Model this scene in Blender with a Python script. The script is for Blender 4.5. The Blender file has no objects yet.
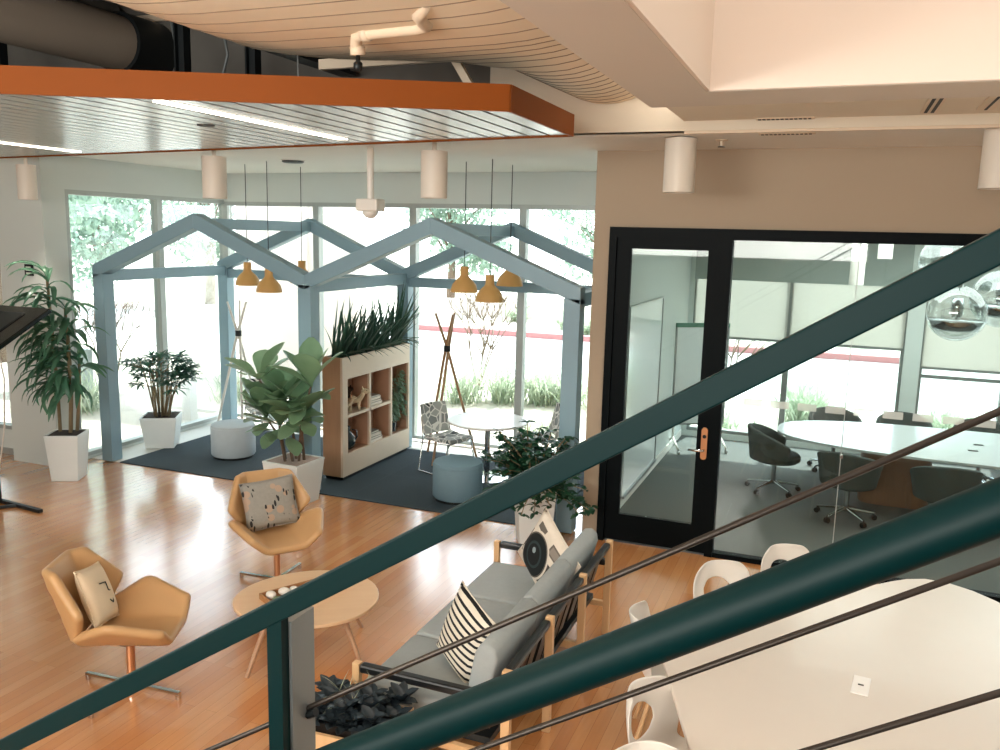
import bpy, bmesh, math, random
from mathutils import Vector, Matrix, Euler
R = math.radians
PI = math.pi
rnd = random.Random(7)
scn = bpy.context.scene
col = scn.collection

# ------------------------------------------------------------------ materials
def lin(h):
    h = h.lstrip('#')
    out = []
    for i in (0, 2, 4):
        c = int(h[i:i+2], 16) / 255
        out.append(c / 12.92 if c <= .04045 else ((c + .055) / 1.055) ** 2.4)
    return (*out, 1)

class NT:
    """tiny helper around a material node tree"""
    def __init__(s, name):
        s.m = bpy.data.materials.new(name); s.m.use_nodes = True
        s.t = s.m.node_tree; s.n = s.t.nodes; s.l = s.t.links
        s.b = s.n['Principled BSDF']; s.out = s.n['Material Output']
        s.co = s.n.new('ShaderNodeTexCoord')
    def new(s, typ, **kw):
        n = s.n.new(typ)
        for k, v in kw.items(): setattr(n, k, v)
        return n
    def math(s, op, a, b=None, clamp=False):
        n = s.new('ShaderNodeMath', operation=op, use_clamp=clamp)
        for i, v in enumerate((a, b)):
            if v is None: continue
            if isinstance(v, (int, float)): n.inputs[i].default_value = v
            else: s.l.new(v, n.inputs[i])
        return n.outputs[0]
    def mix(s, fac, a, b):
        n = s.new('ShaderNodeMix', data_type='RGBA')
        for i, v in ((0, fac), (6, a), (7, b)):
            if isinstance(v, (int, float)): n.inputs[i].default_value = v
            elif isinstance(v, tuple): n.inputs[i].default_value = v
            else: s.l.new(v, n.inputs[i])
        return n.outputs[2]
    def noise(s, scale, detail=3, vec=None):
        n = s.new('ShaderNodeTexNoise'); n.inputs['Scale'].default_value = scale; n.inputs['Detail'].default_value = detail
        s.l.new(vec or s.co.outputs['Object'], n.inputs['Vector'])
        return n.outputs['Fac']
    def xyz(s):
        n = s.new('ShaderNodeSeparateXYZ'); s.l.new(s.co.outputs['Object'], n.inputs[0]); return n.outputs
    def base(s, v): s.l.new(v, s.b.inputs['Base Color'])
    def set(s, rough=.5, metal=0, coat=0, spec=.5):
        s.b.inputs['Roughness'].default_value = rough; s.b.inputs['Metallic'].default_value = metal
        s.b.inputs['Coat Weight'].default_value = coat; s.b.inputs['Specular IOR Level'].default_value = spec
    def bump(s, h, strength=.2, dist=.01):
        n = s.new('ShaderNodeBump'); n.inputs['Strength'].default_value = strength; n.inputs['Distance'].default_value = dist
        s.l.new(h, n.inputs['Height']); s.l.new(n.outputs[0], s.b.inputs['Normal'])

def mul(c, k): return (min(c[0]*k, 1), min(c[1]*k, 1), min(c[2]*k, 1), 1)

def paint(name, hx, rough=.5, metal=0, var=.06, scale=6, bump=0, bscale=60, coat=0, spec=.5):
    t = NT(name); c = lin(hx)
    f = t.noise(scale)
    t.base(t.mix(f, mul(c, 1 - var), mul(c, 1 + var)))
    t.set(rough, metal, coat, spec)
    if bump: t.bump(t.noise(bscale, 2), bump, .004)
    return t.m

def emit(name, hx, st):
    t = NT(name); t.base(t.mix(t.noise(4), lin(hx), lin(hx)))
    t.b.inputs['Emission Color'].default_value = lin(hx); t.b.inputs['Emission Strength'].default_value = st
    return t.m

def grain(name, a, b, axis=1, sc=14, rough=.4, coat=0):
    t = NT(name)
    mp = t.new('ShaderNodeMapping'); s3 = [sc]*3; s3[axis] = sc*.08
    mp.inputs['Scale'].default_value = s3; t.l.new(t.co.outputs['Object'], mp.inputs[0])
    t.base(t.mix(t.noise(3, 5, mp.outputs[0]), lin(a), lin(b))); t.set(rough, 0, coat)
    return t.m

def floor_wood():
    t = NT('maple_planks')
    mp = t.new('ShaderNodeMapping'); mp.inputs['Rotation'].default_value = (0, 0, R(90))
    t.l.new(t.co.outputs['Object'], mp.inputs[0])
    br = t.new('ShaderNodeTexBrick', offset=.37, offset_frequency=2)
    for k, v in (('Scale', 1), ('Brick Width', 1.3), ('Row Height', .085), ('Mortar Size', .0012), ('Mortar Smooth', .1), ('Bias', -.1)):
        br.inputs[k].default_value = v
    br.inputs['Color1'].default_value = lin('#cb854e'); br.inputs['Color2'].default_value = lin('#dfa56c'); br.inputs['Mortar'].default_value = lin('#8a5330')
    t.l.new(mp.outputs[0], br.inputs['Vector'])
    m2 = t.new('ShaderNodeMapping'); m2.inputs['Scale'].default_value = (18, 1.2, 1); t.l.new(t.co.outputs['Object'], m2.inputs[0])
    g = t.noise(2.5, 6, m2.outputs[0])
    c = t.mix(t.math('MULTIPLY', g, .55), br.outputs['Color'], lin('#a5622f'))
    c = t.mix(t.math('MULTIPLY', t.noise(.7, 2), .35), c, lin('#d9a36c'))
    t.base(c); t.set(.24, 0, 1, .7)
    t.b.inputs['Coat Roughness'].default_value = .17; t.b.inputs['Coat IOR'].default_value = 1.75
    t.bump(t.noise(5, 2), .04, .01)
    return t.m

def carpet_mat(name, a, b, tile=0):
    t = NT(name)
    c = t.mix(t.noise(90, 2), lin(a), lin(b))
    if tile:
        br = t.new('ShaderNodeTexBrick', offset=0)
        for k, v in (('Scale', 1), ('Brick Width', tile), ('Row Height', tile), ('Mortar Size', .006)): br.inputs[k].default_value = v
        br.inputs['Color1'].default_value = (1, 1, 1, 1); br.inputs['Color2'].default_value = (.78, .78, .78, 1); br.inputs['Mortar'].default_value = (1.0, 1.0, 1.0, 1)
        t.l.new(t.co.outputs['Object'], br.inputs['Vector'])
        n = t.new('ShaderNodeMix', data_type='RGBA', blend_type='MULTIPLY'); n.inputs[0].default_value = 1
        t.l.new(c, n.inputs[6]); t.l.new(br.outputs['Color'], n.inputs[7]); c = n.outputs[2]
    t.base(c); t.set(.9, spec=.2); t.bump(t.noise(220, 2), .5, .01)
    return t.m

def glass_mat(name, tint='#ffffff', refl=.06):
    t = NT(name)
    tr = t.new('ShaderNodeBsdfTransparent'); tr.inputs[0].default_value = lin(tint)
    gl = t.new('ShaderNodeBsdfGlossy'); gl.inputs['Roughness'].default_value = .02
    fr = t.new('ShaderNodeLayerWeight'); fr.inputs[0].default_value = .25
    f = t.math('ADD', t.math('MULTIPLY', fr.outputs['Fresnel'], .35), t.math('MULTIPLY', t.noise(.4), refl), True)
    mx = t.new('ShaderNodeMixShader'); t.l.new(f, mx.inputs[0]); t.l.new(tr.outputs[0], mx.inputs[1]); t.l.new(gl.outputs[0], mx.inputs[2])
    t.l.new(mx.outputs[0], t.out.inputs[0])
    return t.m

def shade_fabric():
    t = NT('translucent_roller_shade')
    tr = t.new('ShaderNodeBsdfTranslucent'); df = t.new('ShaderNodeBsdfDiffuse'); tp = t.new('ShaderNodeBsdfTransparent')
    c = t.mix(t.noise(120, 1), lin('#c2bfb8'), lin('#cfccc5'))
    t.l.new(c, tr.inputs[0]); t.l.new(c, df.inputs[0])
    m1 = t.new('ShaderNodeMixShader'); m1.inputs[0].default_value = .55; t.l.new(df.outputs[0], m1.inputs[1]); t.l.new(tr.outputs[0], m1.inputs[2])
    m2 = t.new('ShaderNodeMixShader'); m2.inputs[0].default_value = .10; t.l.new(m1.outputs[0], m2.inputs[1]); t.l.new(tp.outputs[0], m2.inputs[2])
    t.l.new(m2.outputs[0], t.out.inputs[0])
    return t.m

def leaf_mat(name, a, b, rough=.4, sc=7):
    t = NT(name)
    t.base(t.mix(t.noise(sc, 2), lin(a), lin(b))); t.set(rough)
    tr = t.new('ShaderNodeBsdfTranslucent'); tr.inputs[0].default_value = mul(lin(b), 1.3)
    mx = t.new('ShaderNodeMixShader'); mx.inputs[0].default_value = .3
    t.l.new(t.b.outputs[0], mx.inputs[1]); t.l.new(tr.outputs[0], mx.inputs[2]); t.l.new(mx.outputs[0], t.out.inputs[0])
    return t.m

def stripes_mat():
    t = NT('striped_linen'); o = t.xyz()
    w = t.math('SINE', t.math('MULTIPLY', t.math('ADD', o[2], t.math('MULTIPLY', t.noise(3), .02)), 2*PI/.042))
    t.base(t.mix(t.math('GREATER_THAN', w, .35), lin('#e6dfd0'), lin('#15181a'))); t.set(.9); t.bump(t.noise(200), .2)
    return t.m

def camera_print_mat():
    t = NT('printed_camera_fabric'); o = t.xyz(); X, Z = o[0], o[2]
    def disc(cx, cz, r):
        d = t.math('ADD', t.math('POWER', t.math('ABSOLUTE', t.math('SUBTRACT', X, cx)), 2), t.math('POWER', t.math('ABSOLUTE', t.math('SUBTRACT', Z, cz)), 2))
        return t.math('LESS_THAN', d, r*r)
    def rect(cx, cz, hx, hz):
        return t.math('MULTIPLY', t.math('LESS_THAN', t.math('ABSOLUTE', t.math('SUBTRACT', X, cx)), hx), t.math('LESS_THAN', t.math('ABSOLUTE', t.math('SUBTRACT', Z, cz)), hz))
    c = t.mix(t.noise(30), lin('#d8cfc0'), lin('#e6ddcf'))
    c = t.mix(rect(.0, -.05, .25, .085), c, lin('#4a4741'))
    c = t.mix(rect(.1, .115, .085, .035), c, lin('#6a635b'))
    c = t.mix(rect(.1, .115, .07, .024), c, lin('#8d857b'))
    c = t.mix(rect(-.14, .135, .05, .022), c, lin('#6a635b'))
    c = t.mix(disc(-.07, -.035, .165), c, lin('#d9d2c4'))
    c = t.mix(disc(-.07, -.035, .15), c, lin('#5f5a52'))
    c = t.mix(disc(-.07, -.035, .14), c, lin('#0d1416'))
    c = t.mix(disc(-.07, -.035, .09), c, lin('#28383b'))
    c = t.mix(disc(-.07, -.035, .072), c, lin('#0b1012'))
    c = t.mix(disc(-.085, -.01, .02), c, lin('#8fa0a4'))
    t.base(c); t.set(.9); return t.m

def floral_mat():
    t = NT('floral_cushion_fabric')
    mp = t.new('ShaderNodeMapping'); mp.inputs['Scale'].default_value = (1, .05, 1); t.l.new(t.co.outputs['Object'], mp.inputs[0])
    v = t.new('ShaderNodeTexVoronoi'); v.inputs['Scale'].default_value = 8; t.l.new(mp.outputs[0], v.inputs['Vector'])
    c = t.mix(t.noise(40), lin('#8f8c84'), lin('#a09d95'))
    c = t.mix(t.math('LESS_THAN', v.outputs['Distance'], .27), c, lin('#b39a86'))
    m2 = t.new('ShaderNodeMapping'); m2.inputs['Scale'].default_value = (30, .5, 11); m2.inputs['Rotation'].default_value = (0, R(40), 0); t.l.new(t.co.outputs['Object'], m2.inputs[0])
    v2 = t.new('ShaderNodeTexVoronoi'); v2.inputs['Scale'].default_value = 1; t.l.new(m2.outputs[0], v2.inputs['Vector'])
    c = t.mix(t.math('MULTIPLY', t.math('LESS_THAN', v2.outputs['Distance'], .3), t.math('GREATER_THAN', t.noise(9, 1), .5)), c, lin('#2b2a2a'))
    t.base(c); t.set(.9); return t.m

def geo_fabric():
    t = NT('geometric_print_fabric')
    v = t.new('ShaderNodeTexVoronoi', feature='DISTANCE_TO_EDGE'); v.inputs['Scale'].default_value = 9; t.l.new(t.co.outputs['Object'], v.inputs['Vector'])
    v2 = t.new('ShaderNodeTexVoronoi'); v2.inputs['Scale'].default_value = 9; t.l.new(t.co.outputs['Object'], v2.inputs['Vector'])
    hs = t.new('ShaderNodeSeparateColor'); t.l.new(v2.outputs['Color'], hs.inputs[0])
    c = t.mix(t.math('GREATER_THAN', hs.outputs[0], .62), lin('#aeb0ac'), lin('#34393d'))
    c = t.mix(t.math('GREATER_THAN', hs.outputs[1], .7), c, lin('#8b8f8e'))
    c = t.mix(t.math('LESS_THAN', v.outputs['Distance'], .06), c, lin('#eceae4'))
    t.base(c); t.set(.9); return t.m

def duct_mat(name, hx):
    t = NT(name); c = lin(hx)
    t.base(t.mix(t.noise(1.2, 3), mul(c, .9), mul(c, 1.08))); t.set(.6)
    t.bump(t.noise(3, 2), .08, .03); return t.m

def frost():
    t = NT('frosted_decal')
    tp = t.new('ShaderNodeBsdfTransparent'); t.base(t.mix(t.noise(50), lin('#d9e2e0'), lin('#e4ecea'))); t.set(.6)
    mx = t.new('ShaderNodeMixShader'); mx.inputs[0].default_value = .5
    t.l.new(tp.outputs[0], mx.inputs[1]); t.l.new(t.b.outputs[0], mx.inputs[2]); t.l.new(mx.outputs[0], t.out.inputs[0])
    return t.m

m = {}
m['floor'] = floor_wood()
m['carpet'] = carpet_mat('blue_grey_carpet', '#3a464e', '#4a5860', 1.0)
m['carpet2'] = carpet_mat('grey_carpet', '#5d605e', '#707370')
m['floor_sunlit'] = paint('sunlit_floor_tone', '#d5d4ce', .5, var=.04)
m['white_wall'] = paint('white_wall_paint', '#cbd1cd', .75, var=.03, scale=1.5)
m['beige_wall'] = paint('beige_wall_paint', '#a69580', .75, var=.03, scale=1.2)
m['ceil'] = paint('ceiling_paint', '#d8cebc', .85, var=.03, scale=1.2)
m['ceil_white'] = paint('white_ceiling_paint', '#dcdad3', .85, var=.03, scale=1.2)
m['well'] = paint('atrium_wall_paint', '#e6d8cb', .85, var=.02, scale=1)
m['bulk'] = paint('bulkhead_paint', '#cdc3b6', .8, var=.02, scale=1)
m['deck'] = paint('sprayed_deck', '#625e58', .95, var=.35, scale=2.5, bump=.6, bscale=9)
m['alu'] = paint('anodised_window_frame', '#a9aeab', .45, .3, var=.04)
m['alu_d'] = paint('grey_window_bar', '#7d817e', .5, .3, var=.04)
m['glass'] = glass_mat('window_glass', '#f6fbfb', .03)
m['pglass'] = glass_mat('partition_glass', '#f2f8f6', .05)
m['house'] = paint('blue_grey_frame_paint', '#82a0ae', .45, var=.04, scale=3)
m['black'] = paint('black_door_paint', '#02080b', .5, var=.1, spec=.08)
m['coppery'] = paint('coppery_metal', '#c98d62', .35, .6, var=.08)
m['chrome'] = paint('polished_chrome', '#c9cccd', .12, 1, var=.03)
m['steel'] = paint('brushed_steel', '#a6a8a7', .3, .9, var=.05)
m['dark_metal'] = paint('dark_metal', '#1d2224', .45, .5, var=.1)
m['round_lam'] = paint('bright_white_laminate', '#eceae6', .3, var=.02, coat=.1)
m['white_lam'] = paint('white_laminate', '#e2dad0', .35, var=.02, coat=.1)
m['outlet'] = paint('bright_outlet_plastic', '#fbfaf7', .4, var=.01)
m['white_pl'] = paint('white_plastic', '#e8e4dc', .4, var=.02)
m['planter'] = paint('white_planter_glaze', '#dfe5e4', .4, var=.03)
m['soil'] = paint('potting_soil', '#3a2f28', .95, var=.4, scale=40, bump=.8, bscale=80)
m['gravel'] = paint('pinkish_pebbles', '#b5a094', .9, var=.35, scale=60, bump=.8, bscale=90)
m['orange'] = paint('orange_fascia_panel', '#7c3f10', .6, var=.05, scale=2, spec=.12)
m['slat'] = paint('white_aluminium_slat', '#b7b9b6', .26, .45, var=.04, scale=1.5)
m['strip'] = emit('light_strip', '#fff3e0', 6)
m['lampin'] = emit('lamp_glow', '#ffe0b0', 3)
m['duct'] = duct_mat('painted_duct', '#eee0c8'); m['seam'] = duct_mat('duct_seam', '#8f7c66')
m['ductd'] = duct_mat('dark_duct', '#9d8d7d')
m['ochre'] = paint('ochre_lamp_shade', '#cfa05f', .6, var=.05)
m['cyl'] = paint('cream_lamp_cylinder', '#dcd3c6', .5, var=.03)
m['tan'] = paint('tan_leather', '#c59c6d', .45, var=.07, scale=5, bump=.12, bscale=150)
m['birch'] = grain('birch_veneer', '#dcb58c', '#e7c6a0', 0, 10, .4)
m['ash'] = grain('ash_wood', '#d3a877', '#e3bf92', 2, 12, .45)
m['oak'] = grain('shelf_oak', '#a98263', '#bd9675', 2, 10, .45, .15)
m['shelf'] = paint('cream_shelf_laminate', '#d9c6b1', .5, var=.03)
m['shelfin'] = paint('shelf_inner_veneer', '#b98f74', .55, var=.08)
m['sofa'] = paint('grey_wool', '#a0a8a9', .95, var=.06, scale=30, bump=.25, bscale=220, spec=.2)
m['bleather'] = paint('black_leather', '#15181a', .35, var=.1, bump=.1, bscale=120)
m['cream'] = paint('cream_cushion', '#ead6b8', .9, var=.04, bump=.15, bscale=150)
m['ink'] = paint('black_stitching', '#1a1a1a', .8, var=.1)
m['stripe'] = stripes_mat(); m['camprint'] = camera_print_mat(); m['floral'] = floral_mat(); m['geo'] = geo_fabric()
m['pouf'] = paint('blue_grey_pouf_felt', '#73909d', .9, var=.05, scale=14, bump=.2, bscale=200)
m['pouf2'] = paint('pale_blue_pouf_felt', '#b4c0c6', .9, var=.05, scale=14, bump=.2, bscale=200)
m['tub'] = paint('green_grey_upholstery', '#39423f', .85, var=.1, scale=12, bump=.2, bscale=160)
m['railg'] = paint('deep_green_rail_enamel', '#011f20', .45, var=.08, spec=.12)
m['light_grey'] = paint('light_grey_metal', '#7b8080', .45, .4, var=.08)
m['cable'] = paint('steel_cable', '#3c3631', .4, .7, var=.1, scale=80)
m['l_drac'] = leaf_mat('dracaena_leaf', '#275240', '#5b8a6d', .35)
m['l_palm'] = leaf_mat('lady_palm_leaf', '#28503f', '#4b7560', .4)
m['l_fig'] = leaf_mat('fig_leaf', '#3d6248', '#8eae8b', .35, 4)
m['l_snake'] = leaf_mat('snake_plant_leaf', '#17342b', '#3a5d4c', .4, 10)
m['l_bush'] = leaf_mat('bush_leaf', '#0f3324', '#27573c', .4)
m['l_poth'] = leaf_mat('trailing_leaf', '#31523e', '#85a083', .4, 12)
m['l_succ'] = leaf_mat('dark_rosette_leaf', '#182023', '#43515a', .35, 14)
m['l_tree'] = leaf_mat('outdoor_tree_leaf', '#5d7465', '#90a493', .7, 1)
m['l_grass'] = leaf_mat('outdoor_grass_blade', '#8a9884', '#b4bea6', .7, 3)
m['bark'] = paint('bark', '#6d5b4b', .9, var=.2, scale=20)
m['stem'] = paint('plant_cane', '#8a7a5d', .8, var=.2, scale=20)
m['stick'] = grain('brown_stick', '#8d6b4c', '#b38b62', 2, 20)
m['stick2'] = paint('pale_stick', '#d8d6cf', .6)
m['ground'] = paint('pale_gravel_ground', '#b9b2a4', .95, var=.12, scale=1.5)
m['road'] = paint('sunlit_asphalt', '#a6a5a1', .95, var=.06, scale=3)
m['curb'] = paint('red_curb_paint', '#a06a68', .8, var=.1)
m['stucco'] = paint('pale_stucco', '#cfc3b8', .9, var=.03)
m['shade'] = shade_fabric()
m['grey_green'] = paint('grey_green_panel', '#8d9792', .35, var=.03, scale=1)
m['wbp'] = paint('whiteboard_enamel', '#dfe3e2', .2, var=.01, coat=.3)
m['wbg'] = paint('green_trim', '#4f7f6b', .5)
m['tabtop'] = paint('pale_grey_tabletop', '#c3c8c8', .25, var=.02, coat=.2)
m['walnut'] = grain('walnut_panel', '#6b4a36', '#8a6146', 2, 10)
m['mirror'] = glass_mat('globe_glass', '#eef2f2', .35)
m['book'] = paint('pale_book_cover', '#d8cdbf', .7, var=.1)
m['book2'] = paint('grey_book_cover', '#8f867c', .7, var=.1)
m['pages'] = paint('book_pages', '#eee6d8', .9, var=.05, scale=60)
m['toy'] = paint('cream_toy', '#d9c7a8', .8, var=.08)
m['toyb'] = paint('brown_toy', '#4b3a2f', .8, var=.1)
m['vase'] = paint('dark_blue_green_glaze', '#26343a', .15, var=.15, coat=.4)
m['screen'] = paint('dark_screen', '#0d1214', .2, var=.05)
m['pebble1'] = paint('white_stone', '#e6e1d8', .5, var=.08, scale=30)
m['pebble2'] = paint('rose_stone', '#b5837a', .5, var=.15, scale=30)
m['pebble3'] = paint('green_stone', '#7d8a6a', .5, var=.15, scale=30)
m['tray'] = grain('acacia_tray', '#8a5d3a', '#b98555', 0, 16)
m['slot'] = paint('dark_vent_slot', '#2a2724', .7)
m['frost'] = frost()
m['pipe'] = paint('beige_pipe_paint', '#d3c0a8', .55, var=.04)

# ------------------------------------------------------------------ mesh builder
class MB:
    def __init__(s): s.v = []; s.f = []; s.mi = []; s.cur = 0
    def add(s, vs, fs):
        b = len(s.v); s.v += [Vector(p) for p in vs]
        for f in fs: s.f.append([b + i for i in f]); s.mi.append(s.cur)
    def box(s, c, d, rz=0, M=None):
        hx, hy, hz = d[0]/2, d[1]/2, d[2]/2
        vs = [Vector((x, y, z)) for x in (-hx, hx) for y in (-hy, hy) for z in (-hz, hz)]
        if M is None: M = Matrix.Rotation(rz, 3, 'Z')
        vs = [M @ p + Vector(c) for p in vs]
        s.add(vs, [(0,1,3,2), (4,6,7,5), (0,4,5,1), (2,3,7,6), (0,2,6,4), (1,5,7,3)]); return s
    def bb(s, x0, x1, y0, y1, z0, z1): return s.box(((x0+x1)/2, (y0+y1)/2, (z0+z1)/2), (abs(x1-x0), abs(y1-y0), abs(z1-z0)))
    def bar(s, a, b, w, h, up=(0,0,1)):
        a, b = Vector(a), Vector(b); d = (b-a); L = d.length; d.normalize()
        u = Vector(up); x = d.cross(u)
        if x.length < 1e-4: x = d.cross(Vector((1,0,0)))
        x.normalize(); u = x.cross(d)
        M = Matrix((x, d, u)).transposed()
        return s.box((a+b)/2, (w, L, h), M=M)
    def tube(s, pts, r, n=10, cap=True):
        pts = [Vector(p) for p in pts]; k = len(pts)
        rs = r if isinstance(r, (list, tuple)) else [r]*k
        prev = None; vs = []
        for i, p in enumerate(pts):
            d = (pts[min(i+1, k-1)] - pts[max(i-1, 0)]).normalized()
            if prev is None:
                a = Vector((0,0,1)) if abs(d.z) < .9 else Vector((1,0,0))
                x = d.cross(a).normalized()
            else:
                x = (prev - d*prev.dot(d)).normalized()
            prev = x; y = d.cross(x)
            for j in range(n):
                t = 2*PI*j/n; vs.append(p + (x*math.cos(t) + y*math.sin(t))*rs[i])
        fs = [(i*n+j, i*n+(j+1) % n, (i+1)*n+(j+1) % n, (i+1)*n+j) for i in range(k-1) for j in range(n)]
        if cap: fs += [tuple(range(n))[::-1], tuple((k-1)*n+j for j in range(n))]
        s.add(vs, fs); return s
    def lathe(s, prof, c=(0,0,0), n=28, M=None):
        vs = []; c = Vector(c)
        for r, z in prof:
            for j in range(n):
                t = 2*PI*j/n; p = Vector((r*math.cos(t), r*math.sin(t), z))
                vs.append((M @ p if M else p) + c)
        k = len(prof)
        fs = [(i*n+j, i*n+(j+1) % n, (i+1)*n+(j+1) % n, (i+1)*n+j) for i in range(k-1) for j in range(n)]
        if prof[0][0] > 1e-5: fs.append(tuple(range(n))[::-1])
        if prof[-1][0] > 1e-5: fs.append(tuple((k-1)*n+j for j in range(n)))
        s.add(vs, fs); return s
    def prism(s, poly, z0, z1, axis='z'):
        n = len(poly)
        def P(a, b, c): return (a, b, c) if axis == 'z' else (a, c, b) if axis == 'y' else (c, a, b)
        vs = [P(x, y, z0) for x, y in poly] + [P(x, y, z1) for x, y in poly]
        s.add(vs, [tuple(range(n))[::-1], tuple(range(n, 2*n))] + [(i, (i+1) % n, n+(i+1) % n, n+i) for i in range(n)]); return s
    def grid(s, rows, wrap=False):
        k = len(rows); n = len(rows[0])
        vs = [p for r in rows for p in r]
        fs = [(i*n+j, i*n+(j+1) % n, (i+1)*n+(j+1) % n, (i+1)*n+j) for i in range(k-1) for j in range(n if wrap else n-1)]
        s.add(vs, fs); return s
    def frustum(s, b, t, h, z0=0):
        vs = [(x*b, y*b, z0) for x, y in ((-1,-1),(1,-1),(1,1),(-1,1))] + [(x*t, y*t, z0+h) for x, y in ((-1,-1),(1,-1),(1,1),(-1,1))]
        s.add(vs, [(3,2,1,0), (4,5,6,7), (0,1,5,4), (1,2,6,5), (2,3,7,6), (3,0,4,7)]); return s
    def sphere(s, c, r, n=12, k=8, sc=(1,1,1)):
        rows = []
        for i in range(k+1):
            a = -PI/2 + PI*i/k
            rows.append((max(math.cos(a)*r, 1e-4), math.sin(a)*r))
        M = Matrix.Diagonal(Vector(sc)); return s.lathe(rows, c, n, M)
    def leaf(s, base, d, L, W, droop=.6, n=6, shape='lance', fold=.15, roll=0):
        p = Vector(base); d = Vector(d).normalized(); st = L/n
        side = d.cross(Vector((0,0,1)))
        if side.length < .05: side = Vector((1,0,0))
        side.normalize(); side = Matrix.Rotation(roll, 3, d) @ side
        vs = []
        for i in range(n+1):
            t = i/n
            if shape == 'lance': w = W*(math.sin(PI*min(1, t*.93+.05))**.8)
            elif shape == 'obov': w = W*(.12 + .88*math.sin(PI*min(1, t**1.55*.97+.0)))
            elif shape == 'ell': w = W*math.sin(PI*(t*.96+.02))**.7
            else: w = W*(1-t**2.2)*(.75+.25*min(1, t*5))
            w = max(w, .0008)*.5
            up = side.cross(d)
            vs += [p - side*w + up*w*fold*2, p.copy(), p + side*w + up*w*fold*2]
            ax = side
            d2 = Matrix.Rotation(-droop/n, 3, ax) @ d
            if d2.z < -.98: d2 = d
            p = p + d*st; d = d2
        fs = []
        for i in range(n):
            a = i*3; fs += [(a, a+1, a+4, a+3), (a+1, a+2, a+5, a+4)]
        s.add(vs, fs); return s
    def build(s, name, mat, parent=None, smooth=False, bevel=0, sub=0, solid=0, seg=2):
        me = bpy.data.meshes.new(name); me.from_pydata([tuple(p) for p in s.v], [], s.f); me.validate()
        mats = mat if isinstance(mat, (list, tuple)) else [mat]
        for q in mats: me.materials.append(m[q] if isinstance(q, str) else q)
        if len(mats) > 1:
            for p, i in zip(me.polygons, s.mi): p.material_index = i
        bm = bmesh.new(); bm.from_mesh(me); bmesh.ops.recalc_face_normals(bm, faces=bm.faces); bm.to_mesh(me); bm.free()
        for p in me.polygons: p.use_smooth = bool(smooth)
        if smooth == 'auto': me.set_sharp_from_angle(angle=R(38))
        o = bpy.data.objects.new(name, me); col.objects.link(o)
        if parent: o.parent = parent
        if solid:
            q = o.modifiers.new('thickness', 'SOLIDIFY'); q.thickness = solid; q.offset = 0
        if sub:
            q = o.modifiers.new('smooth', 'SUBSURF'); q.levels = q.render_levels = sub
        if bevel:
            q = o.modifiers.new('edges', 'BEVEL'); q.width = bevel; q.segments = seg; q.limit_method = 'ANGLE'; q.angle_limit = R(40)
        return o

def tag(o, label, cat, group=None):
    o['label'] = label; o['category'] = cat
    if group: o['group'] = group
    return o
def thing(name, label, cat, loc=(0,0,0), rz=0, group=None):
    o = bpy.data.objects.new(name, None); o.empty_display_size = .1; col.objects.link(o)
    o.location = loc; o.rotation_euler = (0, 0, rz); return tag(o, label, cat, group)
def struct(o): o['kind'] = 'structure'; return o
def dup(root, loc, rz, label, group=None):
    r = root.copy(); col.objects.link(r); r.location = loc; r.rotation_euler = (0, 0, rz); r['label'] = label
    if group: r['group'] = group
    for ch in list(root.children):
        c = ch.copy(); col.objects.link(c); c.parent = r
        for g in list(ch.children):
            d = g.copy(); col.objects.link(d); d.parent = c
    return r
def B(*a): return MB().bb(*a)

# ------------------------------------------------------------------ camera
cam = bpy.data.cameras.new('camera'); co = bpy.data.objects.new('camera', cam); col.objects.link(co)
right = Vector((0.928203, 0.371298, 0.024015)); down = Vector((0.082842, -0.143308, -0.986205)); fwd = Vector((-0.362734, 0.917388, -0.163778))
co.matrix_world = Matrix.Translation((0, 0, 3)) @ Matrix((right, -down, -fwd)).transposed().to_4x4()
cam.sensor_width = 36; cam.lens = 845*36/1000; cam.clip_start = .05; cam.clip_end = 400
scn.camera = co

# ------------------------------------------------------------------ the setting
XL, YB, YD, ZC = -8.85, 10.7, 7.95, 3.82       # left glazing, back glazing, meeting room wall, low ceiling
b = MB(); b.bb(-15, 6, -5, 7.95, -.1, 0); b.bb(-9.0, -2.1, 7.95, 10.8, -.1, 0)
struct(b.build('floor', 'floor'))
struct(B(-2.1, 6, 7.95, 13.1, -.1, 0).build('floor_meeting_room', 'carpet2'))
tag(B(-8.36, -2.5, 7.97, 10.25, 0, .012).build('carpet', 'carpet'), 'blue grey tiled carpet under the timber house frame by the windows', 'carpet')

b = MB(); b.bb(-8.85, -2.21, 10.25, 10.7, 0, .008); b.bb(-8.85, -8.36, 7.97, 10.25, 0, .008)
struct(b.build('floor_sunlit_strip', 'floor_sunlit'))  # wood floor by the glass, sunlight put into its pale colour
# low ceiling over the house frame and in front of the meeting room
b = MB(); b.bb(-15, -2.2, 6.6, 10.8, ZC, ZC+.15); b.bb(-2.2, 6, 6.6, YD+.15, ZC-.02, ZC+.13)
struct(b.build('ceiling', 'ceil_white'))
struct(B(-2.75, 6, 6.58, 6.7, ZC-.02, 5.4).build('wall_plenum', 'ceil'))
struct(B(-15, -2.75, 6.58, 6.7, ZC-.02, 5.4).build('wall_plenum_dark', 'deck'))
b = MB(); b.bb(-15, -1.17, -5, 6.7, 5.3, 5.45); struct(b.build('ceiling_deck', 'deck'))
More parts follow.
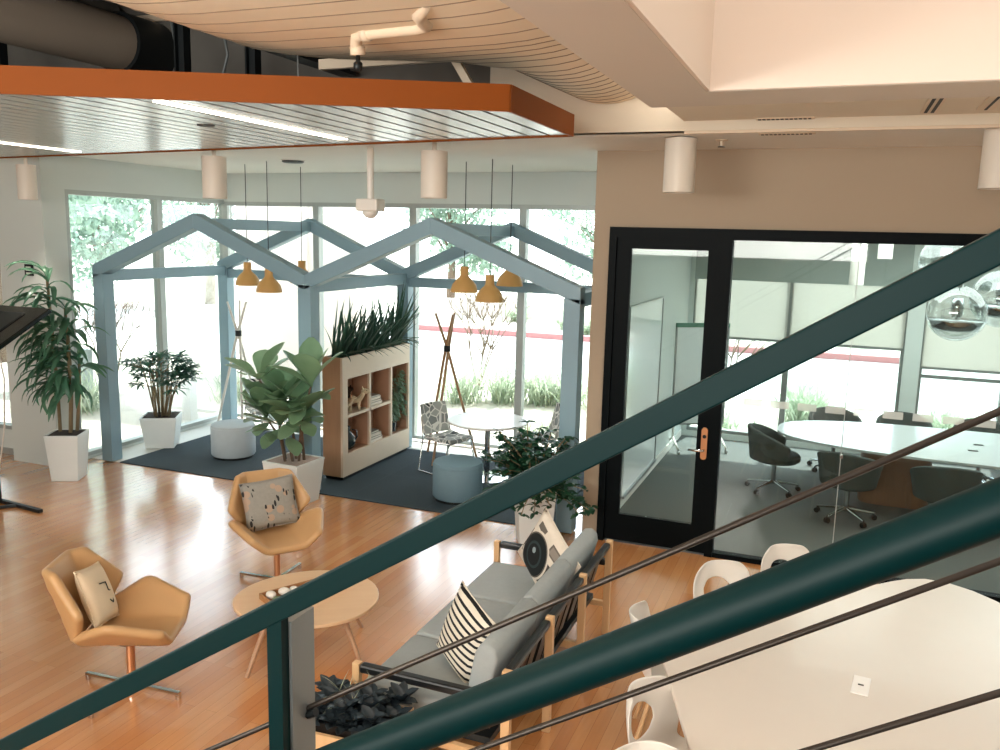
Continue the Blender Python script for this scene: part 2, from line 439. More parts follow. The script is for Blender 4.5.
# bulkhead ring around the light well
b = MB(); b.bb(-1.17, -.76, -5, 5.4, 3.8, 5.3); b.bb(-.76, 6, 4.9, 5.4, 3.8, 5.3)
struct(b.build('ceiling_bulkhead', 'bulk'))
b = MB(); b.bb(-.78, -.74, -5, 4.92, 3.803, 7.0); b.bb(-.76, 6, 4.88, 4.92, 3.803, 7.0)
struct(b.build('wall_light_well', 'well'))
b = MB(); b.bb(-15, 6.1, -5.1, -5, 0, 5.45); struct(b.build('wall_near', 'white_wall'))
b = MB(); b.bb(6, 6.1, -5, 7.95, 0, 5.45); struct(b.build('wall_side', 'white_wall'))
b = MB(); b.bb(-15.1, -15, -5, 7.8, 0, 5.45); struct(b.build('wall_far_left', 'white_wall'))
b = MB(); b.bb(-.76, 6.1, -5.1, -5, 5.45, 7).bb(6, 6.1, -5, 4.9, 5.45, 7); struct(b.build('wall_light_well_side', 'well'))
struct(B(-1.17, 6.1, -5.1, 5.4, 7.0, 7.1).build('ceiling_light_well', 'well'))
struct(B(-1.17, 6, 5.4, 6.6, 3.87, 4.0).build('ceiling_panel', 'ceil'))
struct(B(-1.17, 6, 6.595, 6.62, 3.78, 3.875).build('trim_1', 'pipe'))

# meeting room wall with black framed opening, and the partition behind it
b = MB(); b.bb(-2.21, 6, YD, YD+.14, 3.1, 3.82); b.bb(-2.21, -2.05, YD, YD+.14, 0, 3.1)
struct(b.build('wall_right', 'beige_wall'))
struct(B(-2.21, -2.08, YD+.14, 13.0, 0, 3.82).build('wall_partition', 'white_wall'))
struct(B(-2.08, 6, YD+.14, 13.1, 3.12, 3.22).build('ceiling_meeting_room', 'ceil_white'))
struct(B(5.0, 5.12, YD+.14, 13.0, 0, 3.12).build('wall_meeting_room', 'white_wall'))
struct(B(-2.08, -2.065, YD+.16, 12.9, 0, .1).build('baseboard_partition', 'white_pl'))
# black frame around door and glazing
b = MB(); b.bb(-2.05, 5.0, YD-.03, YD+.1, 3.0, 3.1); b.bb(-2.05, -1.98, YD-.03, YD+.1, 0, 3.0); b.bb(-.985, -.91, YD-.03, YD+.1, 0, 3.0)
b.bb(-.91, 5.0, YD-.02, YD+.08, 0, .045)
struct(b.build('trim_2', 'black'))
d = struct(MB().bb(-1.98, -1.84, YD, YD+.05, .02, 3.0).bb(-1.125, -.985, YD, YD+.05, .02, 3.0).bb(-1.84, -1.125, YD, YD+.05, .02, .29).bb(-1.84, -1.125, YD, YD+.05, 2.9, 3.0).build('door_1', 'black'))
B(-1.84, -1.125, YD+.02, YD+.03, .29, 2.9).build('door_glass', 'pglass', d)
h = MB(); pr = []
for i in range(24):
    t = 2*PI*i/24; pr.append((-1.052 + .03*math.cos(t), 1.1 + .03*math.sin(t) + (.125 if math.sin(t) > 0 else -.125)))
h.prism(pr, YD-.016, YD-.002, 'y'); hp = h.build('handle_plate', 'coppery', d, bevel=.003)
l = MB(); l.tube([(-1.052, YD-.016, 1.04), (-1.052, YD-.065, 1.04), (-1.075, YD-.07, 1.04), (-1.19, YD-.07, 1.04)], .011); l.build('lever', 'chrome', hp, smooth=True)
MB().tube([(-1.052, YD-.02, 1.17), (-1.052, YD-.014, 1.17)], .018, 16).build('lock_cylinder', 'dark_metal', hp)
# glass partition
g = struct(B(-.91, 5.0, YD+.02, YD+.032, .045, 3.0).build('window_1', 'pglass'))
MB().bb(.145, .152, YD+.012, YD+.04, .045, 3.0).bb(2.3, 2.307, YD+.012, YD+.04, .045, 3.0).build('glass_joint', 'alu', g)
for i in range(9):
    B(-.72+i*.235, -.56+i*.235, YD+.006, YD+.012, 1.5, 1.565).build('frosted_decal', 'frost', g)
B(.14, .165, YD+.0, YD+.05, 1.1, 1.13).build('glass_clip', 'chrome', g)

# left glazing (facing -x), pier, header
b = MB(); b.bb(XL-.12, XL, 7.8, 10.82, 3.42, ZC); b.bb(XL-.12, XL, 7.8, 10.82, 0, .04)
struct(b.build('wall_left', 'white_wall'))
struct(B(-9.62, XL, 7.47, 7.8, 0, ZC).build('wall_pier', 'white_wall'))
b = MB(); b.bb(-15, -9.62, 7.66, 7.8, 0, .33); b.bb(-15, -9.62, 7.66, 7.8, 3.42, ZC)
struct(b.build('wall_front_left', 'white_wall'))
struct(B(XL, -2.2, YB, YB+.12, 3.4, ZC).build('wall_back', 'white_wall'))
struct(B(-15, -9.62, 7.645, 7.66, 0, .08).build('baseboard_left', 'alu'))
def glazing(n, axis, at, cuts, z0, z1, bars=(), sgn=1, mat='alu', w=.05):
    """one window wall: frame bars, transoms and a pane per bay"""
    for k in range(len(cuts)-1):
        a, c = cuts[k], cuts[k+1]; f = MB(); p = MB()
        def bar(u0, u1, q0, q1, t=.06):
            if axis == 'x': f.bb(u0, u1, at-t, at+t, q0, q1)
            else: f.bb(at-t, at+t, u0, u1, q0, q1)
        bar(a, a+w, z0, z1); bar(c-w, c, z0, z1); bar(a+w, c-w, z0, z0+.05); bar(a+w, c-w, z1-.06, z1)
        for q in bars: bar(a+w, c-w, q-.025, q+.025)
        o = struct(f.build('window_%d' % (n+k), mat))
        if axis == 'x': p.bb(a+w, c-w, at-.006, at+.006, z0+.05, z1-.06)
        else: p.bb(at-.006, at+.006, a+w, c-w, z0+.05, z1-.06)
        p.build('glass', 'glass', o)
glazing(2, 'y', XL-.06, (7.8, 9.36, 10.76), .04, 3.42)
glazing(4, 'x', YB+.06, (XL, -7.2, -5.6, -3.96, -2.2), .04, 3.4)
glazing(8, 'x', 7.73, (-15, -12.3, -9.62), .33, 3.42, (2.7,))
struct(B(-15, 6, 6.55, 6.58, 4.9, 4.96).build('trim_3', 'pipe'))
# meeting room glazing
YM = 13.0
b = MB(); b.bb(.93, 1.14, YM-.1, YM+.12, 0, 3.12); b.bb(-2.1, 5.1, YM-.05, YM+.1, 0, .09); b.bb(2.2, 2.3, YM-.1, YM+.12, 0, 3.12); b.bb(-2.2, -2.0, YM-.02, YM+.12, 0, 3.12)
struct(b.build('wall_back_meeting_room', 'white_wall'))
glazing(10, 'x', YM+.03, (-2.0, -.62, .93), .09, 3.12, (), mat='alu_d', w=.04)
glazing(12, 'x', YM+.03, (1.14, 2.2), .09, 3.12, (1.2,), mat='alu_d', w=.04)
glazing(13, 'x', YM+.03, (2.3, 3.6, 5.0), .09, 3.12, (1.2,), mat='alu_d', w=.04)
struct(B(-2.0, .93, YM-.1, YM-.06, 2.42, 3.12).build('trim_4', 'grey_green'))  # grey green sheets across the upper panes
struct(B(1.14, 2.2, YM-.1, YM-.06, 2.42, 3.12).build('trim_5', 'grey_green'))
for i, (x0, x1, z, lb) in enumerate(((-1.98, -.64, 1.58, 'pulled halfway down behind the whiteboard by the door'), (-.6, .91, 1.57, 'pulled halfway down in the wide pane behind the oval table'), (1.16, 2.18, 1.34, 'pulled low in the narrow pane right of the grey pier'))):
    s_ = thing('roller_shade', 'translucent white roller shade ' + lb, 'shade', (0, YM-.05, 0), 0, 'meeting room roller shades')
    B(x0, x1, -.004, .0, z, 2.45).build('fabric', 'shade', s_)
    B(x0, x1, -.015, .01, z-.035, z).build('bottom_bar', 'alu_d', s_)

# outdoors
struct(B(-120, 120, -60, 160, -.2, -.115).build('ground', 'ground'))
struct(B(-90, 90, 17.2, 24.3, -.115, -.1).build('road', 'road'))
tag(B(-13.6, 9, 24.3, 24.6, -.115, .06).build('curb', 'curb'), 'long red painted curb across the road outside', 'curb')
tag(B(-15, -7.5, 30.0, 30.3, -.115, .5).build('low_wall', 'stucco'), 'low pale garden wall beyond the red curb', 'wall')
w_ = tag(MB().bb(-12.1, -10.35, 15.0, 15.4, -.115, 6).bb(-10.35, -9.2, 15.1, 15.5, -.115, 6).bb(-12.5, -9.0, 14.8, 15.6, 5.2, 5.4).build('building_wing', 'stucco'), 'pale wing of a building standing outside the back windows', 'building')
tag(B(-14.2, -12.6, 11.2, 11.5, -.115, .75).build('garden_wall', 'grey_green'), 'low grey garden wall outside the left windows', 'wall')
struct(B(-9.2, -2.0, YB+.12, YB+2.7, 3.6, 3.75).build('added_sun_block', 'stucco'))  # unseen slab added outside to keep the sun off the carpet

def tree(label, x, y, h, cr, n, mat='l_tree', group=None, seed=0, bare=False):
    r = random.Random(seed); t = thing('tree', label, 'tree', (x, y, -.115), 0, group)
    tr = MB(); tr.tube([(0,0,0), (.05,.02,h*.3), (-.04,.03,h*.75)], [h*.025+.04, h*.02+.03, .03], 8)
    for k in range(7):
        a = r.uniform(0, 2*PI); z = h*r.uniform(.25, .5)
        tr.tube([(0,0,z), (math.cos(a)*cr*.35, math.sin(a)*cr*.35, z+h*.18), (math.cos(a)*cr*.7, math.sin(a)*cr*.7, z+h*.3)], [.05, .035, .012], 6)
    tr.build('trunk', 'bark', t, smooth=True)
    lf = MB()
    blobs = [(r.uniform(-.6,.6)*cr, r.uniform(-.6,.6)*cr, h*r.uniform(.35,.95), cr*r.uniform(.3,.6)) for _ in range(11)]
    for _ in range(n):
        bx, by, bz, br = r.choice(blobs)
        v = Vector((r.gauss(0,1), r.gauss(0,1), r.gauss(0,.8))).normalized()*br*r.uniform(.5,1)
        p = Vector((bx, by, bz)) + v; s = r.uniform(.05,.13)
        q = Euler((r.uniform(0,PI), r.uniform(0,PI), r.uniform(0,PI))).to_matrix()
        lf.add([q@Vector((-s,-s*.6,0))+p, q@Vector((s,-s*.5,.05))+p, q@Vector((s*.9,s*.6,0))+p, q@Vector((-s*.8,s*.5,.04))+p], [(0,1,2,3)])
    lf.build('crown', mat, t)
    return t
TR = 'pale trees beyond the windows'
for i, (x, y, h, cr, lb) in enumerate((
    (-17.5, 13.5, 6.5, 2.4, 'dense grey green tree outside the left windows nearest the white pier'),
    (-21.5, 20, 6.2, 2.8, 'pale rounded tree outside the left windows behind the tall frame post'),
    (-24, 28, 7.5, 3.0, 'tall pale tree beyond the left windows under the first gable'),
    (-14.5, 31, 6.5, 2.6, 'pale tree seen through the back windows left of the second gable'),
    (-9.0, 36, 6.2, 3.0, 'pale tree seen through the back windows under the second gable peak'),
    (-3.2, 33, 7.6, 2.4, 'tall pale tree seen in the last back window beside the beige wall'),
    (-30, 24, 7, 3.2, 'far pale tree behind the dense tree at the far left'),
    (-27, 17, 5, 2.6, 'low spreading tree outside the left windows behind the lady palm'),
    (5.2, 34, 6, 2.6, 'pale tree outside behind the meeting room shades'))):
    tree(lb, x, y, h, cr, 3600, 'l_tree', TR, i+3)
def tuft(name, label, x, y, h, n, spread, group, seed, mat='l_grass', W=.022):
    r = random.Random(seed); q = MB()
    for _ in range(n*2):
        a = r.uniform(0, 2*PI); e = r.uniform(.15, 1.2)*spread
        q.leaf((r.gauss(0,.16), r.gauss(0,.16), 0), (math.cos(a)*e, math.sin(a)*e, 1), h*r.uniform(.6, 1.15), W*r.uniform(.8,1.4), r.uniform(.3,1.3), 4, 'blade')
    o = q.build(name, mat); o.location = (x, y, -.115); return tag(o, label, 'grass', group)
GT = 'grass tufts in the gravel bed'
for i, (x, y, h, n, s, lb) in enumerate((
    (-6.35, 14.2, 1.0, 90, .7, 'pale green grass tuft outside, left of the stick stand'), (-5.7, 14.6, 1.05, 100, .7, 'grass tuft outside, right behind the stick stand'),
    (-5.0, 14.8, 1.0, 110, .7, 'grass tuft outside, above the round white table'), (-4.45, 14.9, 1.0, 110, .8, 'grass tuft outside, just left of the thin window bar above the table'),
    (-3.4, 14.4, 1.2, 110, .6, 'upright grass tuft outside between window bar and blue corner post'), (-4.1, 12.5, .35, 60, 1.2, 'small low grass cushion outside above the table edge'),
    (-2.75, 12.8, .4, 60, 1.2, 'small low grass cushion outside by the blue corner post'), (-2.6, 14.2, .8, 60, .7, 'grass tuft outside beside the blue corner post'),
    (-.35, 15.2, 1.35, 170, 1.0, 'large fountain of grass outside the meeting room window'), (-1.55, 14.0, .6, 80, 1.3, 'low spiky grass outside behind the whiteboard'),
    (1.9, 15.5, .9, 110, 1.2, 'grass tuft outside the narrow pane right of the grey pier'),
    (-11.7, 10.5, .9, 70, .7, 'grass tuft outside the left windows in front of the low grey wall'), (-12.3, 10.3, .7, 60, .9, 'grass tuft outside the left windows behind the lady palm'),
    (-10.2, 12.4, .7, 60, .9, 'grass tuft outside the corner behind the pale pouf'))):
    tuft('grass_tuft', lb, x, y, h, n, s, GT, i)
SB = 'shrubs beyond the red curb'
for i, (x, y, lb) in enumerate(((-8.3, 27.5, 'small grey green shrub beyond the curb left of the pendant lamps'), (-7.2, 26.2, 'small shrub beyond the curb under the pale ochre lamps'), (-5.0, 27.8, 'small shrub beyond the curb near the thin window bar'), (-10.8, 29, 'small shrub beyond the curb behind the stick stand'), (-.9, 27, 'small shrub beyond the curb outside the meeting room'), (.9, 28, 'small shrub beyond the curb near the grey pier'))):
    tuft('shrub', lb, x, y, 1.0, 70, 1.2, SB, 40+i, W=.06)
def bare(label, x, y, h, seed):
    r = random.Random(seed); q = MB()
    def br(p, d, L, w, k):
        e = p + d*L; q.tube([p, (p+e)/2 + Vector((r.uniform(-.03,.03),)*3), e], [w, w*.8, w*.6], 5)
        if k:
            for _ in range(3):
                br(e, (d + Vector((r.uniform(-.7,.7), r.uniform(-.7,.7), r.uniform(-.1,.5)))).normalized(), L*.68, w*.62, k-1)
    for k in range(5): br(Vector((0,0,0)), Vector((r.uniform(-.5,.5), r.uniform(-.5,.5), 1)).normalized(), h*.34, .022, 3)
    o = q.build('bare_shrub', 'bark', smooth=True); o.location = (x, y, -.115); tag(o, label, 'shrub', 'leafless shrubs outside')
bare('leafless grey shrub outside behind the brown stick stand', -6.6, 15.5, 2.6, 3)
bare('leafless shrub outside the left windows behind the lady palm', -12.6, 11.9, 2.3, 5)
bare('leafless shrub outside behind the closed part of the meeting room shade', -1.9, 17.0, 2.7, 8)

# ------------------------------------------------------------------ ceiling equipment
ZK = 3.7
yf = lambda x: 4.68 + .484*(x+1.81)
yb = lambda x: 5.91 - .135*(x+1.86)
cp = thing('ceiling_canopy', 'suspended slatted white ceiling canopy with an orange edge', 'ceiling panel', (0, 0, ZK))
x0, x1 = -8.72, -1.83
f = MB()
cor = [(x1, yf(x1)), (x1, yb(x1)), (x0, yb(x0)), (x0, yf(x0))]
for k in range(4):
    a, c = cor[k], cor[(k+1) % 4]
    f.bar((*a, .07), (*c, .07), .02, .15)
f.build('edge_band', 'orange', cp)
sl = MB(); x = x1-.02
while x > x0+.05:
    a = x-.134; s0 = yf(a)+.03; s1 = yb(x)-.03
    s0b = yf(x)+.03; s1b = yb(a)-.03
    if s1 > s0:
        for zz in (0,):
            sl.add([(a, s0, .006), (x, s0b, .006), (x, s1, .006), (a, s1b, .006), (a, s0, .022), (x, s0b, .022), (x, s1, .022), (a, s1b, .022)],
                   [(3,2,1,0), (4,5,6,7), (0,1,5,4), (1,2,6,5), (2,3,7,6), (3,0,4,7)])
    x -= .162
sl.build('slat_panel', 'slat', cp)
bk = MB(); bk.prism([(x1-.03, yf(x1)+.04), (x1-.03, yb(x1)-.04), (x0+.03, yb(x0)-.04), (x0+.03, yf(x0)+.04)], .05, .06); bk.build('backing', 'slot', cp)
for xa, ya, yz in ((-3.68, 3.92, 5.85), (-7.05, 5.3, 6.4)):
    B(xa-.045, xa+.045, ya, yz, .0, .02).build('light_strip', 'strip', cp)
MB().lathe([(.06, .0), (.06, .02), (.045, .02)], (-4.2, 4.91, 0), 20).build('speaker_grille', 'slot', cp)
for px, py in ((-5.0, 3.6), (-3.7, 5.3), (-7.5, 4.2)):
    MB().tube([(px, py, .06), (px, py, 1.55)], .006, 6).build('hanger_rod', 'steel', cp)

# wide duct: flat oval near, turning to a round run that dives through the plenum wall
def sec(cx, cz, hx, hz, e, y, n=36):
    out = []
    for j in range(n):
        t = 2*PI*j/n; c, s = math.cos(t), math.sin(t)
        out.append(Vector((cx + hx*abs(c)**(2/e)*(1 if c >= 0 else -1), y, cz + hz*abs(s)**(2/e)*(1 if s >= 0 else -1))))
    return out
dk = thing('air_duct', 'wide cream painted air duct above the orange edged canopy', 'duct', (0, 0, 0))
d1 = MB(); rows = []
for y, cx, hx, hz, cz, e in ((-4.8, -2.36, 1.14, .46, 4.46, 5), (4.3, -2.36, 1.14, .46, 4.46, 5), (4.6, -2.3, 1.08, .46, 4.47, 4), (4.9, -1.95, .76, .48, 4.5, 3), (5.2, -1.77, .57, .52, 4.52, 2.3), (6.57, -1.76, .56, .54, 4.55, 2)):
    rows.append(sec(cx, cz, hx, hz, e, y))
d1.grid(rows, True); d1.build('duct_shell', 'duct', dk, smooth=True)
rb = MB()
yy = 2.2
def at(y):
    P_ = ((-4.8, -2.36, 1.14, .46, 4.46, 5), (4.3, -2.36, 1.14, .46, 4.46, 5), (4.6, -2.3, 1.08, .46, 4.47, 4), (4.9, -1.95, .76, .48, 4.5, 3), (5.2, -1.77, .57, .52, 4.52, 2.3), (6.57, -1.76, .56, .54, 4.55, 2))
    for a, c in zip(P_, P_[1:]):
        if a[0] <= y <= c[0]:
            t = (y-a[0])/(c[0]-a[0]); return [a[i]+(c[i]-a[i])*t for i in range(1, 6)]
while yy < 6.55:
    cx, hx, hz, cz, e = at(yy); r1 = []
    for dy, g in ((-.005, 0), (0, .0035), (.005, 0)): r1.append(sec(cx, cz, hx+g, hz+g, e, yy+dy))
    rb.grid(r1, True); yy += .13 if yy > 4.3 else .2
rb.build('seam_ribs', 'seam', dk, smooth=True)
dd = thing('round_duct', 'dark round air duct above the left end of the canopy', 'duct', (-6.2, 0, 4.62))
MB().tube([(0, -4.8, 0), (0, 6.15, 0)], .235, 28).build('duct_tube', 'ductd', dd, smooth='auto')
MB().tube([(0, 6.12, 0), (0, 6.57, 0)], .27, 28).build('end_collar', 'dark_metal', dd, smooth='auto')
sp = thing('sprinkler_pipe', 'cream sprinkler pipe with an elbow and a hanging dark head', 'pipe', (-2.45, 4.03, 3.965))
MB().tube([(.62, -.42, .06), (.52, -.3, .035), (.48, -.14, .03), (.42, -.11, .03), (.1, -.08, .03), (.03, -.04, .03), (0, 0, 0), (0, 0.02, -.04)], .032, 12).build('pipe_run', 'pipe', sp, smooth=True)
MB().tube([(.13, -.085, .03), (.09, -.075, .03)], .04, 12).build('pipe_fitting', 'pipe', sp, smooth=True)
MB().tube([(0, .015, -.01), (0, .02, -.05)], .04, 12).build('pipe_fitting', 'pipe', sp, smooth=True)
MB().lathe([(.012, 0), (.012, -.03), (.024, -.04), (.024, -.07), (.008, -.085)], (0, .02, -.05), 12).build('sprinkler_head', 'dark_metal', sp, smooth=True)
# roof framing in the plenum
for k, y in enumerate((3.4, 4.6, 5.8)):
    j = thing('steel_joist', ('dark roof joist in the plenum nearest the camera', 'dark roof joist in the plenum, the middle one', 'dark roof joist in the plenum above the end of the dark duct')[k], 'joist', (0, y, 5.1), 0, 'roof joists')
    MB().bb(-9, -1.3, -.05, .05, .15, .195).bb(-9, -1.3, -.05, .05, 0, .04).build('chord', 'dark_metal', j)
    wq = MB(); x = -8.9
    while x < -1.8: wq.bar((x, 0, .02), (x+.28, 0, .17), .02, .03).bar((x+.28, 0, .17), (x+.56, 0, .02), .02, .03); x += .56
    wq.build('web', 'dark_metal', j)
tag(MB().tube([(-3.55, -4, 4.5), (-3.55, 6.5, 4.5)], .04, 12).build('roof_pipe', 'pipe', smooth='auto'), 'cream pipe running beside the wide duct above the canopy', 'pipe')
tag(MB().bb(-3.45, -3.3, -4, 6.5, 4.5, 4.56).build('cable_tray', 'dark_metal'), 'dark cable tray along the left side of the wide duct', 'cable tray')
tag(MB().tube([(-6.6, -4, 5.0), (-6.6, 6.5, 5.0)], .07, 12).build('roof_pipe', 'deck', smooth='auto'), 'thick dull pipe above the dark round duct', 'pipe')
tag(MB().bb(-4.1, -3.95, -4, 6.5, 4.3, 4.33).bb(-4.04, -4.01, -4, 6.5, 4.33, 4.52).bb(-4.1, -3.95, -4, 6.5, 4.52, 4.55).build('steel_beam', 'dark_metal'), 'dark steel beam running above the canopy left of the wide duct', 'beam')
for k, (x, y, z0, z1, lb) in enumerate(((-5.0, 5.6, 3.86, 5.2, 'dark upright strut above the canopy just right of the dark duct collar'), (-4.55, 5.9, 3.86, 5.2, 'dark upright strut above the canopy behind the drooping cable'), (-7.4, 5.9, 3.86, 5.2, 'dark upright strut below the dark duct at the left'))):
    u = thing('steel_strut', lb, 'strut', (x, y, z0), 0, 'upright struts in the plenum')
    MB().bb(-.05, -.035, -.04, .04, 0, z1-z0).bb(.035, .05, -.04, .04, 0, z1-z0).bb(-.035, .035, -.006, .006, 0, z1-z0).build('channel', 'dark_metal', u)
    B(-.09, .09, -.06, .06, -.01, 0).build('foot_plate', 'light_grey', u)
tag(MB().tube([(-4.6, -4, 4.75), (-4.6, 6.5, 4.75)], .03, 10).build('roof_pipe', 'pipe', smooth='auto'), 'thin cream pipe high between the dark beam and the dark round duct', 'pipe')
br = thing('duct_bracket', 'cream angle bracket holding the canopy under the duct', 'bracket', (0, 0, 0))
MB().bar((-3.58, 5.4, 4.17), (-2.5, 5.4, 4.18), .04, .07).build('top_angle', 'pipe', br)
MB().bar((-2.52, 5.4, 4.16), (-2.32, 5.4, 3.86), .05, .05).build('strut', 'pipe', br)
for k, (xs, lb) in enumerate((((-5.5, 6.0), 'thin grey flexible cable drooping above the canopy near the dark collar'), ((-4.9, 5.9), 'thin grey flexible cable drooping beside the cable tray'), ((-7.2, 5.4), 'dark flexible cable drooping below the dark duct'))):
    x, y = xs
    tag(MB().tube([(x, y, 4.9), (x+.1, y, 4.4), (x+.02, y-.05, 4.05), (x-.25, y-.1, 3.86)], .012, 8).build('flexible_cable', 'light_grey' if k < 2 else 'dark_metal', smooth=True), lb, 'cable', 'loose cables in the plenum')

# cylinder lamps
def cyl(label, x, y, zb, h, r=.12, ztop=ZC):
    t = thing('cylinder_lamp', label, 'lamp', (x, y, zb), 0, 'cream cylinder ceiling lamps')
    MB().lathe([(r-.012, .03), (r-.012, 0), (r, 0), (r, h), (.02, h)], (0,0,0), 32).build('lamp_shade_or_tube', 'cyl', t, smooth='auto')
    MB().lathe([(0, .045), (r-.013, .04), (r-.013, .03), (r*.75, .028)], (0,0,0), 32).build('reflector', 'chrome', t, smooth=True)
    MB().lathe([(0, .03), (.045, .03), (.045, .036), (0, .036)], (0,0,0), 16).build('bulb', 'lampin', t)
    if ztop-zb-h > .005:
        MB().lathe([(.02, h), (.02, ztop-zb-.02), (.06, ztop-zb-.02), (.06, ztop-zb)], (0,0,0), 16).build('ceiling_stem', 'cyl', t, smooth='auto')
    l = bpy.data.lights.new('lamp', 'SPOT'); l.energy = 40; l.spot_size = R(95); l.spot_blend = .6; l.color = (1, .9, .78); l.shadow_soft_size = .08
    o = bpy.data.objects.new('lamp_light', l); o.parent = t; o.location = (0, 0, -.02); col.objects.link(o)
cyl('cream cylinder lamp hanging in front of the white pier', -8.5, 7.0, 3.26, .38, .1)
cyl('cream cylinder lamp hanging at the canopy edge above the first gable', -5.9, 7.0, 3.29, .41)
cyl('cream cylinder lamp hanging above the second gable', -3.45, 7.0, 3.31, .41)
cyl('cream cylinder lamp on the ceiling in front of the beige wall above the glass door', -1.26, 7.0, 3.37, .42, .125, 3.8)
cyl('cream cylinder lamp at the right edge in front of the beige wall', .98, 6.9, 3.4, .41, .125, 3.8)

sn = thing('ceiling_sensor', 'white box sensor on a pole hanging from the ceiling between the gables', 'sensor', (-4.4, 7.5, 3.2))
MB().tube([(0, 0, .1), (0, 0, .62)], .035, 14).build('pole', 'white_pl', sn, smooth='auto')
MB().box((0, 0, .06), (.24, .18, .12)).build('housing', 'white_pl', sn, bevel=.015)
MB().lathe([(0, -.075), (.04, -.065), (.075, -.03), (.08, .0), (.0, .0)], (0, 0, .0), 20).build('dome', 'white_pl', sn, smooth=True)
# vents on the right
for k, (y, lb) in enumerate(((6.545, 'dark slotted air diffuser in the ceiling panel above the glass wall'), (6.85, 'dark slotted air diffuser just in front of the beige wall'))):
    v = thing('air_diffuser', lb, 'vent', (-.45, y, 3.87 if k == 0 else 3.8), 0, 'slot diffusers')
    B(-.2, .2, -.035, .035, -.008, 0).build('frame', 'pipe', v)
    q = MB()
    for i in range(12): q.bb(-.185+i*.031, -.165+i*.031, -.022, .022, -.011, -.006)
    q.build('slots', 'slot', v)
v = thing('air_diffuser', 'long narrow air diffuser running away across the ceiling panel at right', 'vent', (.46, 5.95, 3.87), 0, 'slot diffusers')
B(-.05, .05, -.5, .5, -.008, 0).build('frame', 'pipe', v); MB().bb(-.03, -.01, -.46, .46, -.011, -.006).bb(.01, .03, -.46, .46, -.011, -.006).build('slots', 'slot', v)
v = thing('air_diffuser', 'plain closed diffuser strip beside the long one at the far right', 'vent', (.78, 5.95, 3.87), 0, 'slot diffusers')
B(-.05, .05, -.42, .42, -.008, 0).build('frame', 'pipe', v); B(-.008, .008, -.4, .4, -.011, -.006).build('slots', 'slot', v)
sk = thing('ceiling_sprinkler', 'small dark sprinkler head under the ceiling in front of the beige wall', 'sprinkler', (-.97, 7.2, 3.8))
MB().lathe([(.05, 0), (.05, -.008), (.015, -.012), (.012, -.05)], (0,0,0), 16).build('rosette', 'pipe', sk); MB().lathe([(.012, -.05), (.03, -.055), (.03, -.06), (0, -.06)], (0,0,0), 12).build('deflector', 'dark_metal', sk)

cs = thing('ceiling_speaker', 'small round dark speaker on the ceiling above the left gable', 'speaker', (-6.2, 8.75, 3.82))
MB().lathe([(.13, 0), (.13, -.02), (.11, -.03), (0, -.03)], (0,0,0), 24).build('grille', 'dark_metal', cs, smooth='auto'); MB().lathe([(.15, 0), (.15, -.008), (.131, -.008)], (0,0,0), 24).build('trim_ring', 'white_pl', cs)

# column sign
sg = thing('wall_sign', 'small dark square sign with pale lines on the white pier', 'sign', (-9.12, 7.47, 2.44))
B(-.065, .065, -.02, 0, -.07, .07).build('sign_plate', 'dark_metal', sg)
MB().bb(-.04, .04, -.023, -.02, .028, .042).bb(-.04, .04, -.023, -.02, -.008, .006).bb(-.04, .04, -.023, -.02, -.045, -.03).build('sign_lines', 'white_pl', sg)

# ------------------------------------------------------------------ the house frame
hf = thing('house_frame', 'blue grey timber frame of two open gables standing by the windows', 'frame', (-5.5, 9.1, .012))
HX = (-8.53, -5.5, -2.4); F0, F1 = 7.93, 8.1; K0, K1 = 10.22, 10.38
def hb(*a): return (a[0]+5.5, a[1]+5.5, a[2]-9.1, a[3]-9.1, a[4]-.012, a[5]-.012)
for x in HX:
    for y0, y1 in ((F0, F1), (K0, K1)):
        B(*hb(x-.085, x+.085, y0, y1, .012, 2.4)).build('post', 'house', hf, bevel=.006)
for g in range(2):
    xa, xc = HX[g]-.085, HX[g+1]+.085
    if g == 0: xc = HX[1]
    else: xa = HX[1]
    xm = (HX[g]+HX[g+1])/2; ze, zm, th = 2.51, 3.16, .17
    for y0, y1 in ((F0, F1), (K0, K1)):
        for (x0, z0, x1, z1) in ((xa, ze, xm, zm), (xm, zm, xc, ze)):
            MB().prism([(x0+5.5, z0-.012), (x1+5.5, z1-.012), (x1+5.5, z1-th-.012), (x0+5.5, z0-th-.012)], y0-9.1, y1-9.1, 'y').build('rafter', 'house', hf, bevel=.006)
    B(*hb(xm-.06, xm+.06, F1, K0, 2.98, 3.11)).build('ridge_beam', 'house', hf, bevel=.005)
    B(*hb(HX[g]+.085, HX[g+1]-.085, K0+.03, K1-.03, 2.27, 2.4)).build('tie_beam', 'house', hf, bevel=.005)
for x in HX:
    B(*hb(x-.07, x+.07, F1, K0, 2.31, 2.45)).build('eave_beam', 'house', hf, bevel=.005)

